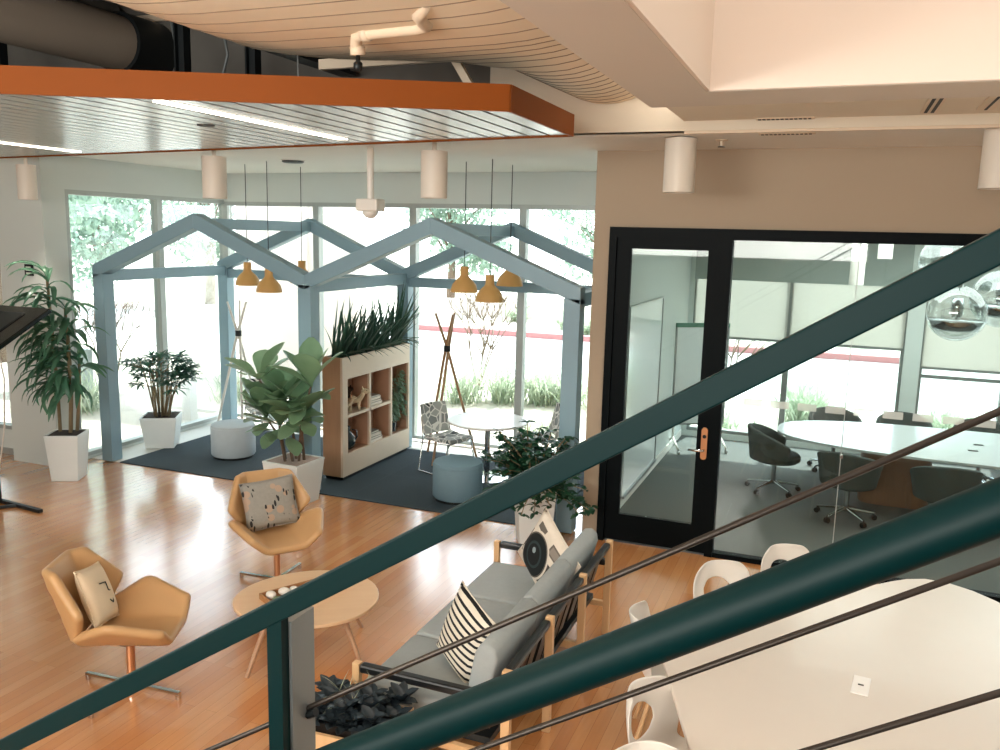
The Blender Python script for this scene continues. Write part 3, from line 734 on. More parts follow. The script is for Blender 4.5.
def pendant(label, x, y, z, grp):
    t = thing('pendant_lamp', label, 'lamp', (x, y, z), 0, grp)
    MB().lathe([(.15, 0), (.16, 0), (.158, .03), (.14, .09), (.1, .14), (.062, .175), (.05, .2), (.05, .3), (0, .3)], (0,0,0), 32).build('lamp_shade_or_tube', 'ochre', t, smooth='auto')
    MB().lathe([(.15, 0), (.145, .03), (.128, .085), (.09, .13), (0, .15)], (0,0,0), 24).build('shade_lining', 'cyl', t, smooth=True)
    MB().sphere((0, 0, .07), .045, 14, 8).build('bulb', 'lampin', t, smooth=True)
    MB().tube([(0, 0, .3), (0, 0, ZC-z)], .005, 6).build('cord', 'dark_metal', t)
for a in (('ochre pendant lamp, leftmost of the three in the left gable', -7.26, 9.2, 2.26, 'ochre lamps in the left gable'),
          ('ochre pendant lamp, lowest and nearest of the three in the left gable', -6.62, 8.8, 2.22, 'ochre lamps in the left gable'),
          ('ochre pendant lamp partly hidden behind the rafter of the left gable', -6.72, 9.65, 2.29, 'ochre lamps in the left gable'),
          ('ochre pendant lamp, leftmost of the three in the right gable', -4.1, 9.15, 2.32, 'ochre lamps in the right gable'),
          ('ochre pendant lamp, lowest and nearest of the three in the right gable', -3.65, 8.85, 2.25, 'ochre lamps in the right gable'),
          ('ochre pendant lamp, highest and rightmost of the three in the right gable', -3.7, 9.6, 2.39, 'ochre lamps in the right gable')): pendant(*a)

# ------------------------------------------------------------------ shelf with planter trough
sh = thing('shelf_unit', 'cream open shelf unit with a planting trough on top inside the house frame', 'shelf', (-5.51, 9.37, .012))
SY0, SY1, ST = -.87, .83, 1.5      # local y range, top
def sbx(*a): return MB().bb(*a)
fr = MB()
fx0, fx1 = .11, .14
for y0, y1, z0, z1 in ((SY0, SY1, .04, .31), (SY0, SY1, 1.235, ST), (SY0, -.755, .31, 1.235), (.715+.11-.03, SY1, .31, 1.235), (-.245, -.205, .31, 1.235), (.3, .345, .31, 1.235), (-.755, .3, .755, .79)):
    fr.bb(fx0 if (y0, y1) != (-.755, .3) else -.1, fx1, y0, y1, z0, z1)
fr.build('front_frame', 'shelf', sh)
b_ = MB()
b_.bb(-.14, .11, -.775, -.755, .31, 1.235).bb(-.12, .11, -.235, -.215, .31, 1.235).bb(-.12, .11, .31, .335, .31, 1.235).bb(-.12, .11, .795, .815, .31, 1.235)
b_.bb(-.12, .11, -.755, .795, .29, .31).bb(-.12, .11, -.755, .795, 1.235, 1.255).bb(-.14, -.12, -.775, .815, .04, 1.255)
b_.build('inner_case', 'shelfin', sh)
sbx(-.14, .11, SY0, SY0+.03, .04, ST).build('end_panel', 'oak', sh)
sbx(-.14, .11, SY1-.03, SY1, .04, ST).build('end_panel', 'shelf', sh)
sbx(-.12, .12, SY0+.03, SY1-.03, 0, .04).build('plinth', 'dark_metal', sh)
tr = MB(); tr.bb(-.14, -.12, SY0+.03, SY1-.03, 1.255, ST); tr.build('trough_back', 'shelf', sh)
sbx(-.12, .11, SY0+.03, SY1-.03, 1.255, 1.46).build('soil', 'soil', sh)
SX, SYc, SZ = -5.51, 9.37, .012
def at_shelf(x, y, z): return (SX+x, SYc+y, SZ+z)
# things on the shelves
def quad_toy(label, loc, rz, mat, s=1):
    t = thing('toy_animal', label, 'toy', loc, rz)
    q = MB(); S = lambda c, r, sc=(1,1,1): q.sphere(Vector(c)*s, r*s, 12, 8, sc)
    q.tube([Vector(p)*s for p in ((-.07,0,.1), (-.02,0,.105), (.05,0,.115), (.085,0,.16), (.1,0,.2))], [.03*s, .036*s, .034*s, .024*s, .022*s], 10)
    S((.115, 0, .205), .034, (1.3, .85, .9)); S((.155, 0, .195), .018, (1.2,.8,.8))
    for y in (-.018, .018): q.tube([Vector((.095, y, .225))*s, Vector((.085, y*1.5, .255))*s], [.012*s, .004*s], 6)
    for x in (-.06, .05):
        for y in (-.022, .022): q.tube([Vector((x, y, .1))*s, Vector((x-.004, y*1.1, .05))*s, Vector((x+.004, y*1.1, 0))*s], [.018*s, .013*s, .014*s], 8)
    q.tube([Vector((-.075, 0, .115))*s, Vector((-.11, 0, .13))*s, Vector((-.125, 0, .16))*s], [.01*s, .008*s, .004*s], 6)
    q.build('body', mat, t, smooth=True)
    e = MB()
    for y in (-.026, .026): e.sphere(Vector((.13, y, .215))*s, .005*s, 8, 5)
    e.build('eyes', 'ink', t)
quad_toy('cream toy animal with upright neck on the upper left shelf', at_shelf(.04, -.44, .79), R(35), 'toy', 1.15)
quad_toy('smaller cream toy animal at the left end of the upper shelf', at_shelf(.05, -.63, .79), R(70), 'toy', .85)
quad_toy('dark brown toy animal behind the cream ones on the upper left shelf', at_shelf(-.06, -.52, .79), R(90), 'toyb', 1.2)
def book(label, loc, rz, w, d, h, mat, grp):
    t = thing('book', label, 'book', loc, rz, grp)
    q = MB(); q.bb(-w/2, w/2, -d/2, d/2, 0, .004).bb(-w/2, w/2, -d/2, d/2, h-.004, h).bb(-w/2, w/2, d/2-.004, d/2, .004, h-.004)
    q.build('cover', mat, t); B(-w/2+.006, w/2-.006, -d/2+.006, d/2-.004, .004, h-.004).build('pages', 'pages', t)
for z, (w, d, h, mt, lb) in zip((.79, .825, .855, .89), ((.2, .3, .035, 'book', 'pale book at the bottom of the stack on the upper middle shelf'), (.19, .27, .03, 'book2', 'grey book second from the bottom on the upper middle shelf'), (.18, .26, .035, 'book', 'pale book second from the top on the upper middle shelf'), (.17, .22, .02, 'book2', 'thin grey book on top of the stack on the upper middle shelf'))):
    book(lb, at_shelf(.01, -.02, z), R(rnd.uniform(-4, 4)), w, d, h, mt, 'books on the upper middle shelf')
for z, (w, d, h, mt, lb) in zip((.31, .345, .375, .415), ((.2, .3, .035, 'book', 'pale book at the bottom of the stack on the lower middle shelf'), (.19, .28, .03, 'book2', 'grey book second from the bottom on the lower middle shelf'), (.18, .25, .04, 'book', 'thick pale book second from the top on the lower middle shelf'), (.16, .2, .025, 'book2', 'small grey book on top of the stack on the lower middle shelf'))):
    book(lb, at_shelf(.01, -.01, z), R(rnd.uniform(-6, 6)), w, d, h, mt, 'books on the lower middle shelf')
va = thing('vase', 'dark blue green round vase on the lower left shelf', 'vase', at_shelf(.0, -.56, .31))
MB().lathe([(.05, 0), (.09, .03), (.11, .1), (.1, .17), (.055, .22), (.04, .26), (.05, .29), (.04, .288), (.032, .26), (.0, .24)], (0,0,0), 28).build('vessel', 'vase', va, smooth=True)
MB().tube([(.05, .03, .25), (.11, .05, .24), (.12, .05, .17), (.1, .04, .13)], .01, 8).build('handle', 'vase', va, smooth=True)

# ------------------------------------------------------------------ table, patterned chairs, poufs, stick stands
rt = thing('round_table', 'round white table on a chrome pedestal inside the right gable', 'table', (-3.87, 9.42, .012))
MB().lathe([(0, .7), (.47, .7), (.5, .712), (.5, .728), (.492, .735), (0, .735)], (0,0,0), 48).build('tabletop', 'round_lam', rt, smooth='auto')
MB().lathe([(.035, .02), (.035, .69), (.12, .695), (.12, .7)], (0,0,0), 24).build('pedestal', 'chrome', rt, smooth='auto')
MB().lathe([(.27, 0), (.27, .008), (.06, .025), (.035, .03)], (0,0,0), 36).build('base_plate', 'chrome', rt, smooth='auto')

def pchair(label, x, y, rz):
    """upholstered wire leg chair, front is +x"""
    t = thing('patterned_chair', label, 'chair', (x, y, .012), rz, 'geometric print chairs')
    q = MB(); rows = []
    for i in range(9):
        u = -1+2*i/8; row = []
        for j in range(7):
            v = j/6; row.append((-.2+.43*v, u*.23*(1-.06*v), .44+.02*abs(u)**2 - .015*math.sin(PI*v)))
        rows.append(row)
    q.grid(rows); q.build('seat', 'geo', t, smooth=True, solid=.045, bevel=.01)
    q = MB(); rows = []
    for i in range(9):
        u = -1+2*i/8; row = []
        for j in range(7):
            v = j/6; row.append((-.23-.1*v+.035*u*u, u*.225*(1-.08*v), .47+.38*v))
        rows.append(row)
    q.grid(rows); q.build('backrest', 'geo', t, smooth=True, solid=.035, bevel=.01)
    for s in (-1, 1):
        MB().tube([(.21, s*.2, .41), (.22, s*.24, .2), (.25, s*.26, .015), (.2, s*.26, .009), (-.22, s*.26, .009), (-.27, s*.26, .015), (-.22, s*.23, .42), (-.27, s*.215, .7)], .009, 8).build('leg_frame', 'chrome', t, smooth=True)
    MB().tube([(.2, -.2, .41), (.2, .2, .41)], .008, 8).tube([(-.18, -.2, .41), (-.18, .2, .41)], .008, 8).build('seat_rail', 'chrome', t, smooth=True)
pchair('geometric print chair left of the round white table, turned toward the window', -4.42, 9.45, R(-22))
pchair('geometric print chair right of the round white table behind the leafy bush', -3.42, 10.0, R(-150))
pchair('geometric print chair behind the fiddle leaf fig in the left gable', -7.45, 9.75, R(-40))
def pouf(label, x, y, mat):
    t = thing('pouf', label, 'pouf', (x, y, .012), 0)
    MB().lathe([(.0, .03), (.27, .03), (.285, .05), (.285, .4), (.275, .435), (.25, .445), (0, .445)], (0,0,0), 44).build('upholstered_body', mat, t, smooth='auto')
    MB().lathe([(.26, 0), (.26, .03), (0, .03)], (0,0,0), 32).build('base_ring', 'dark_metal', t)
    MB().lathe([(.286, .398), (.289, .402), (.286, .406)], (0,0,0), 44).build('seam_piping', mat, t, smooth=True)
pouf('blue grey round pouf on the carpet in front of the round white table', -3.85, 8.5, 'pouf')
pouf('pale blue round pouf on the carpet behind the fiddle leaf fig', -7.28, 8.85, 'pouf2')
def sticks(label, x, y, h, spread, mat, rot):
    t = thing('coat_stand', label, 'coat stand', (x, y, .012), rot)
    zc = h*.77
    for k in range(3):
        a = 2*PI*k/3 + .3; dx, dy = math.cos(a), math.sin(a); rr = .022
        ox, oy = -dy*rr, dx*rr
        k2 = (h-zc)/zc
        MB().tube([(dx*spread+ox, dy*spread+oy, 0), (ox, oy, zc), (-dx*spread*k2*1.25+ox, -dy*spread*k2*1.25+oy, h)], [.016, .02, .014], 10).build('stick', mat, t, smooth='auto')
    MB().lathe([(.046, -.05), (.046, .03), (.0, .03)], (0, 0, zc), 12).build('binding', 'dark_metal', t)
sticks('crossed brown stick coat stand by the window behind the round white table', -4.72, 10.02, 1.95, .42, 'stick', 0.2)
sticks('pale crossed stick coat stand behind the fiddle leaf fig by the blue post', -8.0, 9.9, 1.95, .4, 'stick2', .9)

# ------------------------------------------------------------------ lounge chairs
def hexpanel(w0, w1, w2, tm, L, fold, lift, prof, n=17, k=13):
    rows = []
    for j in range(k):
        t = j/(k-1)
        w = w0+(w1-w0)*t/tm if t < tm else w1+(w2-w1)*(t-tm)/(1-tm)
        row = []
        for i in range(n):
            u = -1+2*i/(n-1); x = u*w
            e = max(0, abs(x)-fold); row.append((x, t, lift*e))
        rows.append([prof(x, t, h) for x, t, h in row])
    return rows
def lounge(label, x, y, face, cushion):
    """front is +y before rotation"""
    t = thing('lounge_chair', label, 'armchair', (x, y, 0), face, 'tan shell lounge chairs')
    seat = MB(); seat.grid(hexpanel(.24, .41, .29, .46, .66, .16, .9, lambda X, T, h: (X, -.24+.58*T, .385 + .045*T + h + .02*math.cos(T*PI))))
    seat.build('seat', 'tan', t, smooth=True, solid=.06, sub=1)
    back = MB(); back.grid(hexpanel(.22, .41, .27, .5, .5, .17, .95, lambda X, T, h: (X*(1-.12*(h > .0)), -.255-.16*T+.92*h, .42+.48*T)))
    back.build('backrest', 'tan', t, smooth=True, solid=.06, sub=1)
    MB().lathe([(.09, .345), (.09, .36), (.0, .36)], (0, .02, 0), 20).build('seat_plate', 'dark_metal', t)
    MB().tube([(0, .02, .05), (0, .02, .35)], .027, 18).build('post', 'coppery', t, smooth='auto')  # chrome post, the warm reflection on it put into the colour
    MB().lathe([(.045, .03), (.045, .055), (0, .06)], (0, .02, 0), 18).build('hub', 'chrome', t, smooth='auto')
    for a in range(4):
        an = R(90*a) - face + R(4); c, s = math.cos(an), math.sin(an)
        q = MB(); q.bar((c*.03, s*.03+.02, .043), (c*.37, s*.37+.02, .043), .028, .02); q.bar((c*.358, s*.358+.02, .034), (c*.358, s*.358+.02, 0), .028, .022, up=(c, s, 0)); q.build('foot', 'chrome', t, bevel=.002)
    return t
LA, LB = R(-64), R(-127)
lounge('tan leather shell lounge chair at the left with a cream cushion on it', -4.1, 3.89, LA, 0)
lounge('tan leather shell lounge chair by the oval table holding a grey floral cushion', -4.27, 5.7, LB, 0)

def pillow(name, label, loc, rot, w, h, t, mat, extra=None, grp=None):
    o_ = thing(name, label, 'cushion', loc, 0, grp); o_.rotation_euler = rot
    q = MB(); n = 15
    for sgn in (1, -1):
        rows = []
        for i in range(n):
            u = -1+2*i/(n-1); row = []
            for j in range(n):
                v = -1+2*j/(n-1)
                row.append((w/2*u*(1-.055*(1-v*v)), -sgn*t/2*max(0, (1-u*u)*(1-v*v))**.42, h/2*v*(1-.055*(1-u*u))))
            rows.append(row)
        q.grid(rows)
    o = q.build('cushion_cover', mat, o_, smooth=True)
    wd = o.modifiers.new('weld', 'WELD'); wd.merge_threshold = .002
    ed = MB(); pts = []
    for k in range(40):
        s = k/10; e = int(s); f = -1+2*(s-e)
        u, v = ((f, -1), (1, f), (-f, 1), (-1, -f))[e]
        pts.append((w/2*u*(1-.055*(1-v*v)), 0, h/2*v*(1-.055*(1-u*u))))
    pts.append(pts[0]); ed.tube(pts, .005, 6); ed.build('cushion_seam', mat, o_, smooth=True)
    if extra: extra(o_, t)
    return o_
def face_lines(p, t):
    q = MB(); y = -t/2*.97
    q.tube([(-.06, y, .06), (.02, y-.004, .055), (.02, y-.004, .0), (.045, y-.002, -.005)], .004, 6)
    q.tube([(.0, y-.002, -.06), (.03, y-.002, -.085), (.055, y+.004, -.075), (.06, y+.008, -.055)], .004, 6)
    q.tube([(-.085, y+.012, .0), (-.082, y+.011, .012)], .005, 6)
    q.build('stitched_lines', 'ink', p, smooth=True)
def seat_on(x, y, face, fy, z, tilt, spin=0): # position in chair space, pillow front toward chair front
    c, s = math.cos(face), math.sin(face)
    return (x - s*fy, y + c*fy, z), Euler((R(tilt), spin, face+PI), 'XYZ')
loc, rot = seat_on(-4.1, 3.89, LA, -.17, .66, -22, R(12)); pillow('cushion', 'cream cushion with black stitched lines on the left tan lounge chair', loc, rot, .38, .38, .13, 'cream', face_lines)
loc, rot = seat_on(-4.27, 5.7, LB, -.15, .67, -20, R(-4)); pillow('cushion', 'grey floral cushion leaning in the tan lounge chair by the oval table', loc, rot, .46, .42, .14, 'floral')

# ------------------------------------------------------------------ oval coffee table with a tray of stones
ct = thing('coffee_table', 'low oval birch coffee table between the tan chairs and the sofa', 'table', (-3.34, 4.8, 0), R(32))
pts = []
def oval(s, n=44): return [(.51*s*math.cos(2*PI*i/n), .47*s*math.sin(2*PI*i/n)*(1+.1*math.cos(2*PI*i/n))) for i in range(n)]
MB().prism(oval(1), .395, .42).build('tabletop', 'birch', ct, bevel=.006)
for a, lx, ly in ((0, .3, .25), (1, -.3, .25), (2, -.3, -.25), (3, .3, -.25)):
    MB().tube([(lx*.8, ly*.8, .395), (lx*1.3, ly*1.3, 0)], [.021, .013], 14).build('leg', 'oak', ct, smooth='auto')
TX, TY, TR_ = -3.38, 4.82, R(62)
ty = thing('stone_tray', 'long wooden tray of stones on the oval coffee table', 'tray', (TX, TY, .421), TR_)
TL, TW = .58, .22
MB().bb(-TL/2, TL/2, -TW/2, TW/2, 0, .012).bb(-TL/2, TL/2, -TW/2, -TW/2+.014, .012, .045).bb(-TL/2, TL/2, TW/2-.014, TW/2, .012, .045).bb(-TL/2, -TL/2+.014, -TW/2+.014, TW/2-.014, .012, .045).bb(TL/2-.014, TL/2, -TW/2+.014, TW/2-.014, .012, .045).build('tray_frame', 'tray', ty, bevel=.003)
rs = random.Random(5)
nm = {'pebble1': 'white', 'pebble2': 'rose', 'pebble3': 'green'}
for i in range(12):
    lx = -.23 + .092*(i//2) + rs.uniform(-.01, .01); ly = (-.045 if i % 2 else .045) + rs.uniform(-.008, .008)
    mt = ('pebble1', 'pebble2', 'pebble1', 'pebble3')[i*7 % 4]
    c, s = math.cos(TR_), math.sin(TR_)
    q = MB(); r0 = rs.uniform(.03, .038)
    q.sphere((0, 0, r0*.72), r0, 12, 8, (1.15, .95, .72))
    o = q.build('stone', mt, smooth=True); o.location = (TX+lx*c-ly*s, TY+lx*s+ly*c, .4335); o.rotation_euler = (0, 0, rs.uniform(0, 3))
    tag(o, '%s polished stone lying in the wooden tray on the coffee table' % nm[mt], 'stone', nm[mt]+' stones in the tray')

# ------------------------------------------------------------------ sofa
sf = thing('sofa', 'three seat grey sofa with ash posts and black leather rails', 'sofa', (-1.9, 4.91, 0))
y0, y1 = -1.06, 1.06
XF, XB = -.45, .46
for k in range(3):
    a = y0+.04+k*.68
    q = MB(); q.box(((XF+.04+.2)/2, a+.34, .385), (.2-(XF+.04)+.1, .672, .13)); q.build('seat_cushion', 'sofa', sf, smooth=True, bevel=.03, seg=4)
    pr = [(.19, .45), (.2, .41), (.3, .41), (.35, .62), (.385, .76), (.375, .815), (.335, .845), (.28, .835), (.25, .78), (.22, .62)]
    MB().prism(pr, a+.004, a+.676, 'y').build('back_cushion', 'sofa', sf, smooth=True, bevel=.018, seg=3)
for y in (y0, y1):
    s = 1 if y > 0 else -1
    B(XF-.02, XF+.025, y-.022, y+.022, 0, .6).build('front_post', 'ash', sf, bevel=.004)
    q = MB(); q.bar((XF+.03, y, .575), (XB-.02, y, .575), .055, .05); q.build('arm_rail', 'bleather', sf, bevel=.012)
    B(XF+.025, XB-.02, y-.016, y+.016, .22, .26).build('side_stretcher', 'ash', sf)
for k in range(4):
    y = y0 + k*(y1-y0)/3
    q = MB(); q.bar((XB, y, 0), (XB+.0, y, .75), .042, .05, up=(1,0,0)); q.build('rear_post', 'ash', sf, bevel=.004)
    if 0 < k < 3:
        B(XF+.06, XB-.02, y-.016, y+.016, .2, .25).build('cross_stretcher', 'ash', sf)
for k in range(3):
    a = y0+.025+k*(y1-y0)/3; c = a+(y1-y0)/3-.05
    q = MB(); q.bar((XB-.01, a, .715), (XB-.01, c, .715), .05, .045); q.build('top_rail', 'bleather', sf, bevel=.012)
    q = MB(); q.add([(XB-.045, a+.02, .69), (XB-.045, c-.02, .69), (XB-.13, c-.02, .36), (XB-.13, a+.02, .36), (XB-.03, a+.02, .69), (XB-.03, c-.02, .69), (XB-.115, c-.02, .36), (XB-.115, a+.02, .36)], [(0,1,2,3), (7,6,5,4), (0,4,5,1), (1,5,6,2), (2,6,7,3), (3,7,4,0)])
    for j in range(1, 4):
        yy = a+(c-a)*j/4; q.bar((XB-.03, yy, .69), (XB-.115, yy, .36), .012, .012)
    q.build('back_panel', 'bleather', sf)
MB().bb(XF+.03, XB-.1, y0+.03, y1-.03, .28, .32).build('seat_deck', 'dark_metal', sf)
MB().bb(XF+.0, XF+.03, y0+.022, y1-.022, .27, .32).build('front_rail', 'ash', sf)
pillow('cushion', 'black and cream striped cushion leaning on the sofa back', (-1.87, 4.27, .67), Euler((R(-14), R(14), R(-38))), .42, .46, .15, 'stripe')
pillow('cushion', 'cream cushion printed with a camera at the far end of the sofa', (-1.79, 5.56, .69), Euler((R(-14), R(28), R(-42))), .52, .42, .14, 'camprint').scale = (1.1, 1.1, 1.1)

# ------------------------------------------------------------------ big white table and shell chairs
bt = thing('meeting_table', 'large white angular table under the stair rail at the lower right', 'table', (.4, 4.3, 0))
poly = [(-.45, 3.57), (-.7, 4.28), (-.82, 4.66), (.5, 6.06), (.6, 6.15), (.72, 6.21), (.86, 6.2), (1.0, 6.12), (1.12, 6.0), (2.3, 4.1), (1.9, 2.6), (-.1, 2.6)]
poly = [(x-.4, y-4.3) for x, y in poly]
MB().prism(poly, .71, .74).build('tabletop', 'white_lam', bt, bevel=.005)
for lx, ly in ((-.2, 1.1), (.3, -1.3), (1.35, -1.1), (.55, 1.2)):
    MB().tube([(lx, ly, .71), (lx, ly, 0)], .03, 14).build('leg', 'steel', bt, smooth='auto')
so = thing('power_outlet', 'white power outlet plate set into the big white table', 'outlet', (.28, 4.475, .741), R(-6))
B(-.042, .042, -.1, .1, 0, .006).build('cover_plate', 'outlet', so, bevel=.003); B(-.014, .014, -.006, .006, .006, .008).build('outlet_slot', 'slot', so)
def shellchair(label, x, y, rz):
    """one piece shell with an oval hole low in the back; front +x"""
    t = thing('shell_chair', label, 'chair', (x, y, 0), rz, 'white shell chairs round the big table')
    P_ = [(.24, .415), (.22, .435), (.15, .445), (.05, .438), (-.05, .43), (-.13, .435), (-.175, .46), (-.2, .5), (-.215, .55), (-.228, .6), (-.24, .65), (-.252, .7), (-.264, .75), (-.274, .79), (-.28, .815)]
    Wd = [.2, .215, .225, .23, .23, .23, .232, .235, .24, .245, .245, .24, .225, .195, .15]
    q = MB(); n = 17; rows = []
    for i, ((px, pz), w) in enumerate(zip(P_, Wd)):
        row = []
        bk = min(1, max(0, (i-4)/4)); 
        for j in range(n):
            u = -1+2*j/(n-1)
            row.append([px + bk*.09*u*u, u*w, pz + (1-bk)*.05*abs(u)**3])
        rows.append(row)
    vs = [tuple(p) for r in rows for p in r]; hole = set(); fs = []
    for i in range(len(P_)-1):
        for j in range(n-1):
            if (i in (8, 10) and 5 <= j <= 10) or (i == 9 and 4 <= j <= 11): continue
            fs.append((i*n+j, i*n+j+1, (i+1)*n+j+1, (i+1)*n+j))
    kept = {k for f in fs for k in f}; gone = {k for i in range(8, 11) for j in range(4, 12) if i == 9 or 5 <= j <= 10 for k in (i*n+j, i*n+j+1, (i+1)*n+j, (i+1)*n+j+1)}
    for k in kept & gone:
        i, j = divmod(k, n); a = math.atan2((i-9.5)/1.6, (j-8)/3.7); fi, fj = 9.5+1.6*math.sin(a), 8+3.7*math.cos(a)
        i0 = int(fi); ft = fi-i0; u = -1+2*fj/(n-1); w = Wd[i0]*(1-ft)+Wd[i0+1]*ft
        vs[k] = (P_[i0][0]*(1-ft)+P_[i0+1][0]*ft+.09*u*u, u*w, P_[i0][1]*(1-ft)+P_[i0+1][1]*ft)
    q.add(vs, fs)
    q.build('shell', 'white_pl', t, smooth=True, solid=.012, sub=2)
    for sx, sy in ((1,1), (1,-1), (-1,1), (-1,-1)):
        MB().tube([(sx*.1, sy*.1, .425), (sx*.2-.02, sy*.2, 0)], [.016, .012], 12).build('leg', 'ash', t, smooth='auto')
    MB().bar((-.1, -.1, .415), (.1, .1, .415), .02, .012).bar((-.1, .1, .415), (.1, -.1, .415), .02, .012).build('under_frame', 'dark_metal', t)
for a in (('white shell chair on the far side of the big table, left of the pair', -.45, 5.53, R(-45)), ('white shell chair on the far side of the big table closest to the glass wall', -.06, 6.06, R(-45)),
          ('white shell chair at the table corner, mostly hidden by the thick rail', -.72, 4.76, R(10)), ('white shell chair at the left table edge showing its oval hole', -.52, 3.82, R(-16)), ('white shell chair at the bottom edge beside the big table', -.52, 3.17, R(-72))): shellchair(*a)

# ------------------------------------------------------------------ meeting room furniture
mt = thing('conference_table', 'large pale grey rounded conference table behind the glass wall', 'table', (1.75, 10.75, 0))
def sup(a, b_, e, n=64): return [(a*abs(math.cos(2*PI*i/n))**(2/e)*(1 if math.cos(2*PI*i/n) >= 0 else -1), b_*abs(math.sin(2*PI*i/n))**(2/e)*(1 if math.sin(2*PI*i/n) >= 0 else -1)) for i in range(n)]
MB().prism(sup(2.3, .9, 2.5), .715, .745).build('tabletop', 'tabtop', mt, bevel=.005)
for x in (-.95, .95):
    MB().prism([(p[0]+x, p[1]) for p in sup(.38, .3, 4, 28)], 0, .715).build('base', 'walnut', mt, smooth='auto')
for x, y in ((-.2, -.25), (-.1, .1)):
    B(x-.05, x+.05, y-.03, y+.03, .746, .75).build('cable_port', 'dark_metal', mt)
def tub(label, x, y, rz):
    """tub chair on five star casters; front +x"""
    t = thing('tub_chair', label, 'chair', (x, y, 0), rz, 'tub chairs round the conference table')
    q = MB(); rows = []
    n = 25
    for i in range(n):
        a = PI*.32 + (2*PI-.64*PI)*i/(n-1); c = abs(i/(n-1)*2-1)
        top = .8 - .2*c**2; r = .29
        row = []
        for k in range(7):
            z = .40 + (top-.40)*k/6; rr = r*(.86+.14*k/6 + .04*(k/6)**2)
            row.append((math.cos(a)*rr*1.0-.02, math.sin(a)*rr*1.05, z))
        rows.append(row)
    q.grid(rows); q.build('tub_back', 'tub', t, smooth=True, solid=.055, bevel=.015)
    MB().lathe([(0, .37), (.24, .375), (.275, .4), (.275, .45), (.25, .475), (0, .48)], (.02, 0, 0), 32).build('seat', 'tub', t, smooth='auto')
    MB().tube([(0, 0, .37), (0, 0, .09)], .028, 14).build('gas_column', 'chrome', t, smooth='auto')
    for k in range(5):
        a = 2*PI*k/5+.25; c, s = math.cos(a), math.sin(a)
        f = MB(); f.tube([(c*.02, s*.02, .12), (c*.31, s*.31, .075)], [.02, .013], 8); o = f.build('star_arm', 'chrome', t, smooth='auto')
        w = MB()
        for off in (-.014, .014):
            w.tube([(c*.31-s*(off-.008), s*.31+c*(off-.008), .03), (c*.31-s*(off+.008), s*.31+c*(off+.008), .03)], .03, 14)
        w.tube([(c*.31, s*.31, .08), (c*.31, s*.31, .03)], .008, 8)
        w.build('caster', 'dark_metal', o)
for a in (('green grey tub chair at the left end of the conference table', -.54, 10.5, R(8)), ('green grey tub chair in front of the conference table, second from the glass door', .28, 9.75, R(75)),
          ('tub chair in front of the conference table at the right, mostly behind the thick rail', 1.2, 9.65, R(95)),
          ('tub chair on the window side of the conference table, leftmost of the far row', .12, 11.85, R(-75)), ('tub chair on the window side of the conference table, middle of the far row', .95, 11.95, R(-88)), ('tub chair on the window side of the conference table, rightmost of the far row', 1.85, 11.95, R(-92))): tub(*a)
wb = thing('mobile_whiteboard', 'whiteboard with a green top edge standing on wheels in the meeting room corner', 'whiteboard', (-1.72, 12.1, 0), R(32))
B(-.38, .38, -.012, .012, .4, 1.78).build('board', 'wbp', wb)
MB().bb(-.4, .4, -.016, .016, 1.78, 1.84).build('top_edge', 'wbg', wb)
MB().bb(-.4, -.38, -.016, .016, .38, 1.78).bb(.38, .4, -.016, .016, .38, 1.78).bb(-.38, .38, -.016, .016, .38, .4).build('board_frame', 'steel', wb)
for s in (-1, 1):
    q = MB(); q.tube([(s*.36, 0, .4), (s*.36, 0, .2), (s*.36, .16, .1), (s*.36, .24, .07)], .016, 10); q.tube([(s*.36, 0, .2), (s*.36, -.16, .1), (s*.36, -.24, .07)], .016, 10)
    o = q.build('leg', 'white_pl', wb, smooth=True)
    for yy in (-.24, .24):
        MB().tube([(s*.36-.012, yy, .032), (s*.36+.012, yy, .032)], .032, 16).tube([(s*.36, yy, .07), (s*.36, yy, .03)], .007, 8).build('caster', 'steel', o)
ww = thing('wall_whiteboard', 'tall white board panel on the wall just inside the glass door', 'whiteboard', (-2.06, 9.9, 0))
B(-.015, .0, -.9, .9, .14, 2.25).build('board', 'wbp', ww)
MB().bb(-.015, .012, .9, .93, .12, 2.27).bb(-.015, .012, -.93, -.9, .12, 2.27).bb(-.015, .012, -.9, .9, 2.25, 2.27).bb(-.015, .03, -.9, .9, .11, .14).build('board_frame', 'steel', ww)
def globe(label, x, y, z, r):
    t = thing('globe_pendant', label, 'lamp', (x, y, z), 0, 'mirrored glass globes')
    MB().sphere((0, 0, 0), r, 36, 20).build('glass_globe', 'mirror', t, smooth=True)
    MB().lathe([(r*.98*math.cos(R(a)), r*.98*math.sin(R(a))) for a in range(-38, -8, 5)], (0,0,0), 36).build('mirror_band', 'chrome', t, smooth=True)
    MB().lathe([(.05, r*.55), (.06, r*.2), (.05, -.02), (.03, -.05), (0, -.06)], (0,0,0), 20).build('bulb', 'chrome', t, smooth=True)
    MB().tube([(0, 0, r), (0, 0, 3.12-z)], .006, 8).build('cord', 'dark_metal', t)
    MB().lathe([(.035, r*.97), (.035, r+.06), (.01, r+.08)], (0,0,0), 16).build('cap', 'chrome', t, smooth='auto')
globe('mirrored glass globe pendant, left one below the top rail', 1.13, 9.6, 2.33, .28)
globe('mirrored glass globe pendant at the right edge of the photo', 1.6, 10.2, 2.46, .3)
globe('mirrored glass globe pendant, highest one partly behind the top rail', 1.02, 10.0, 2.83, .26)
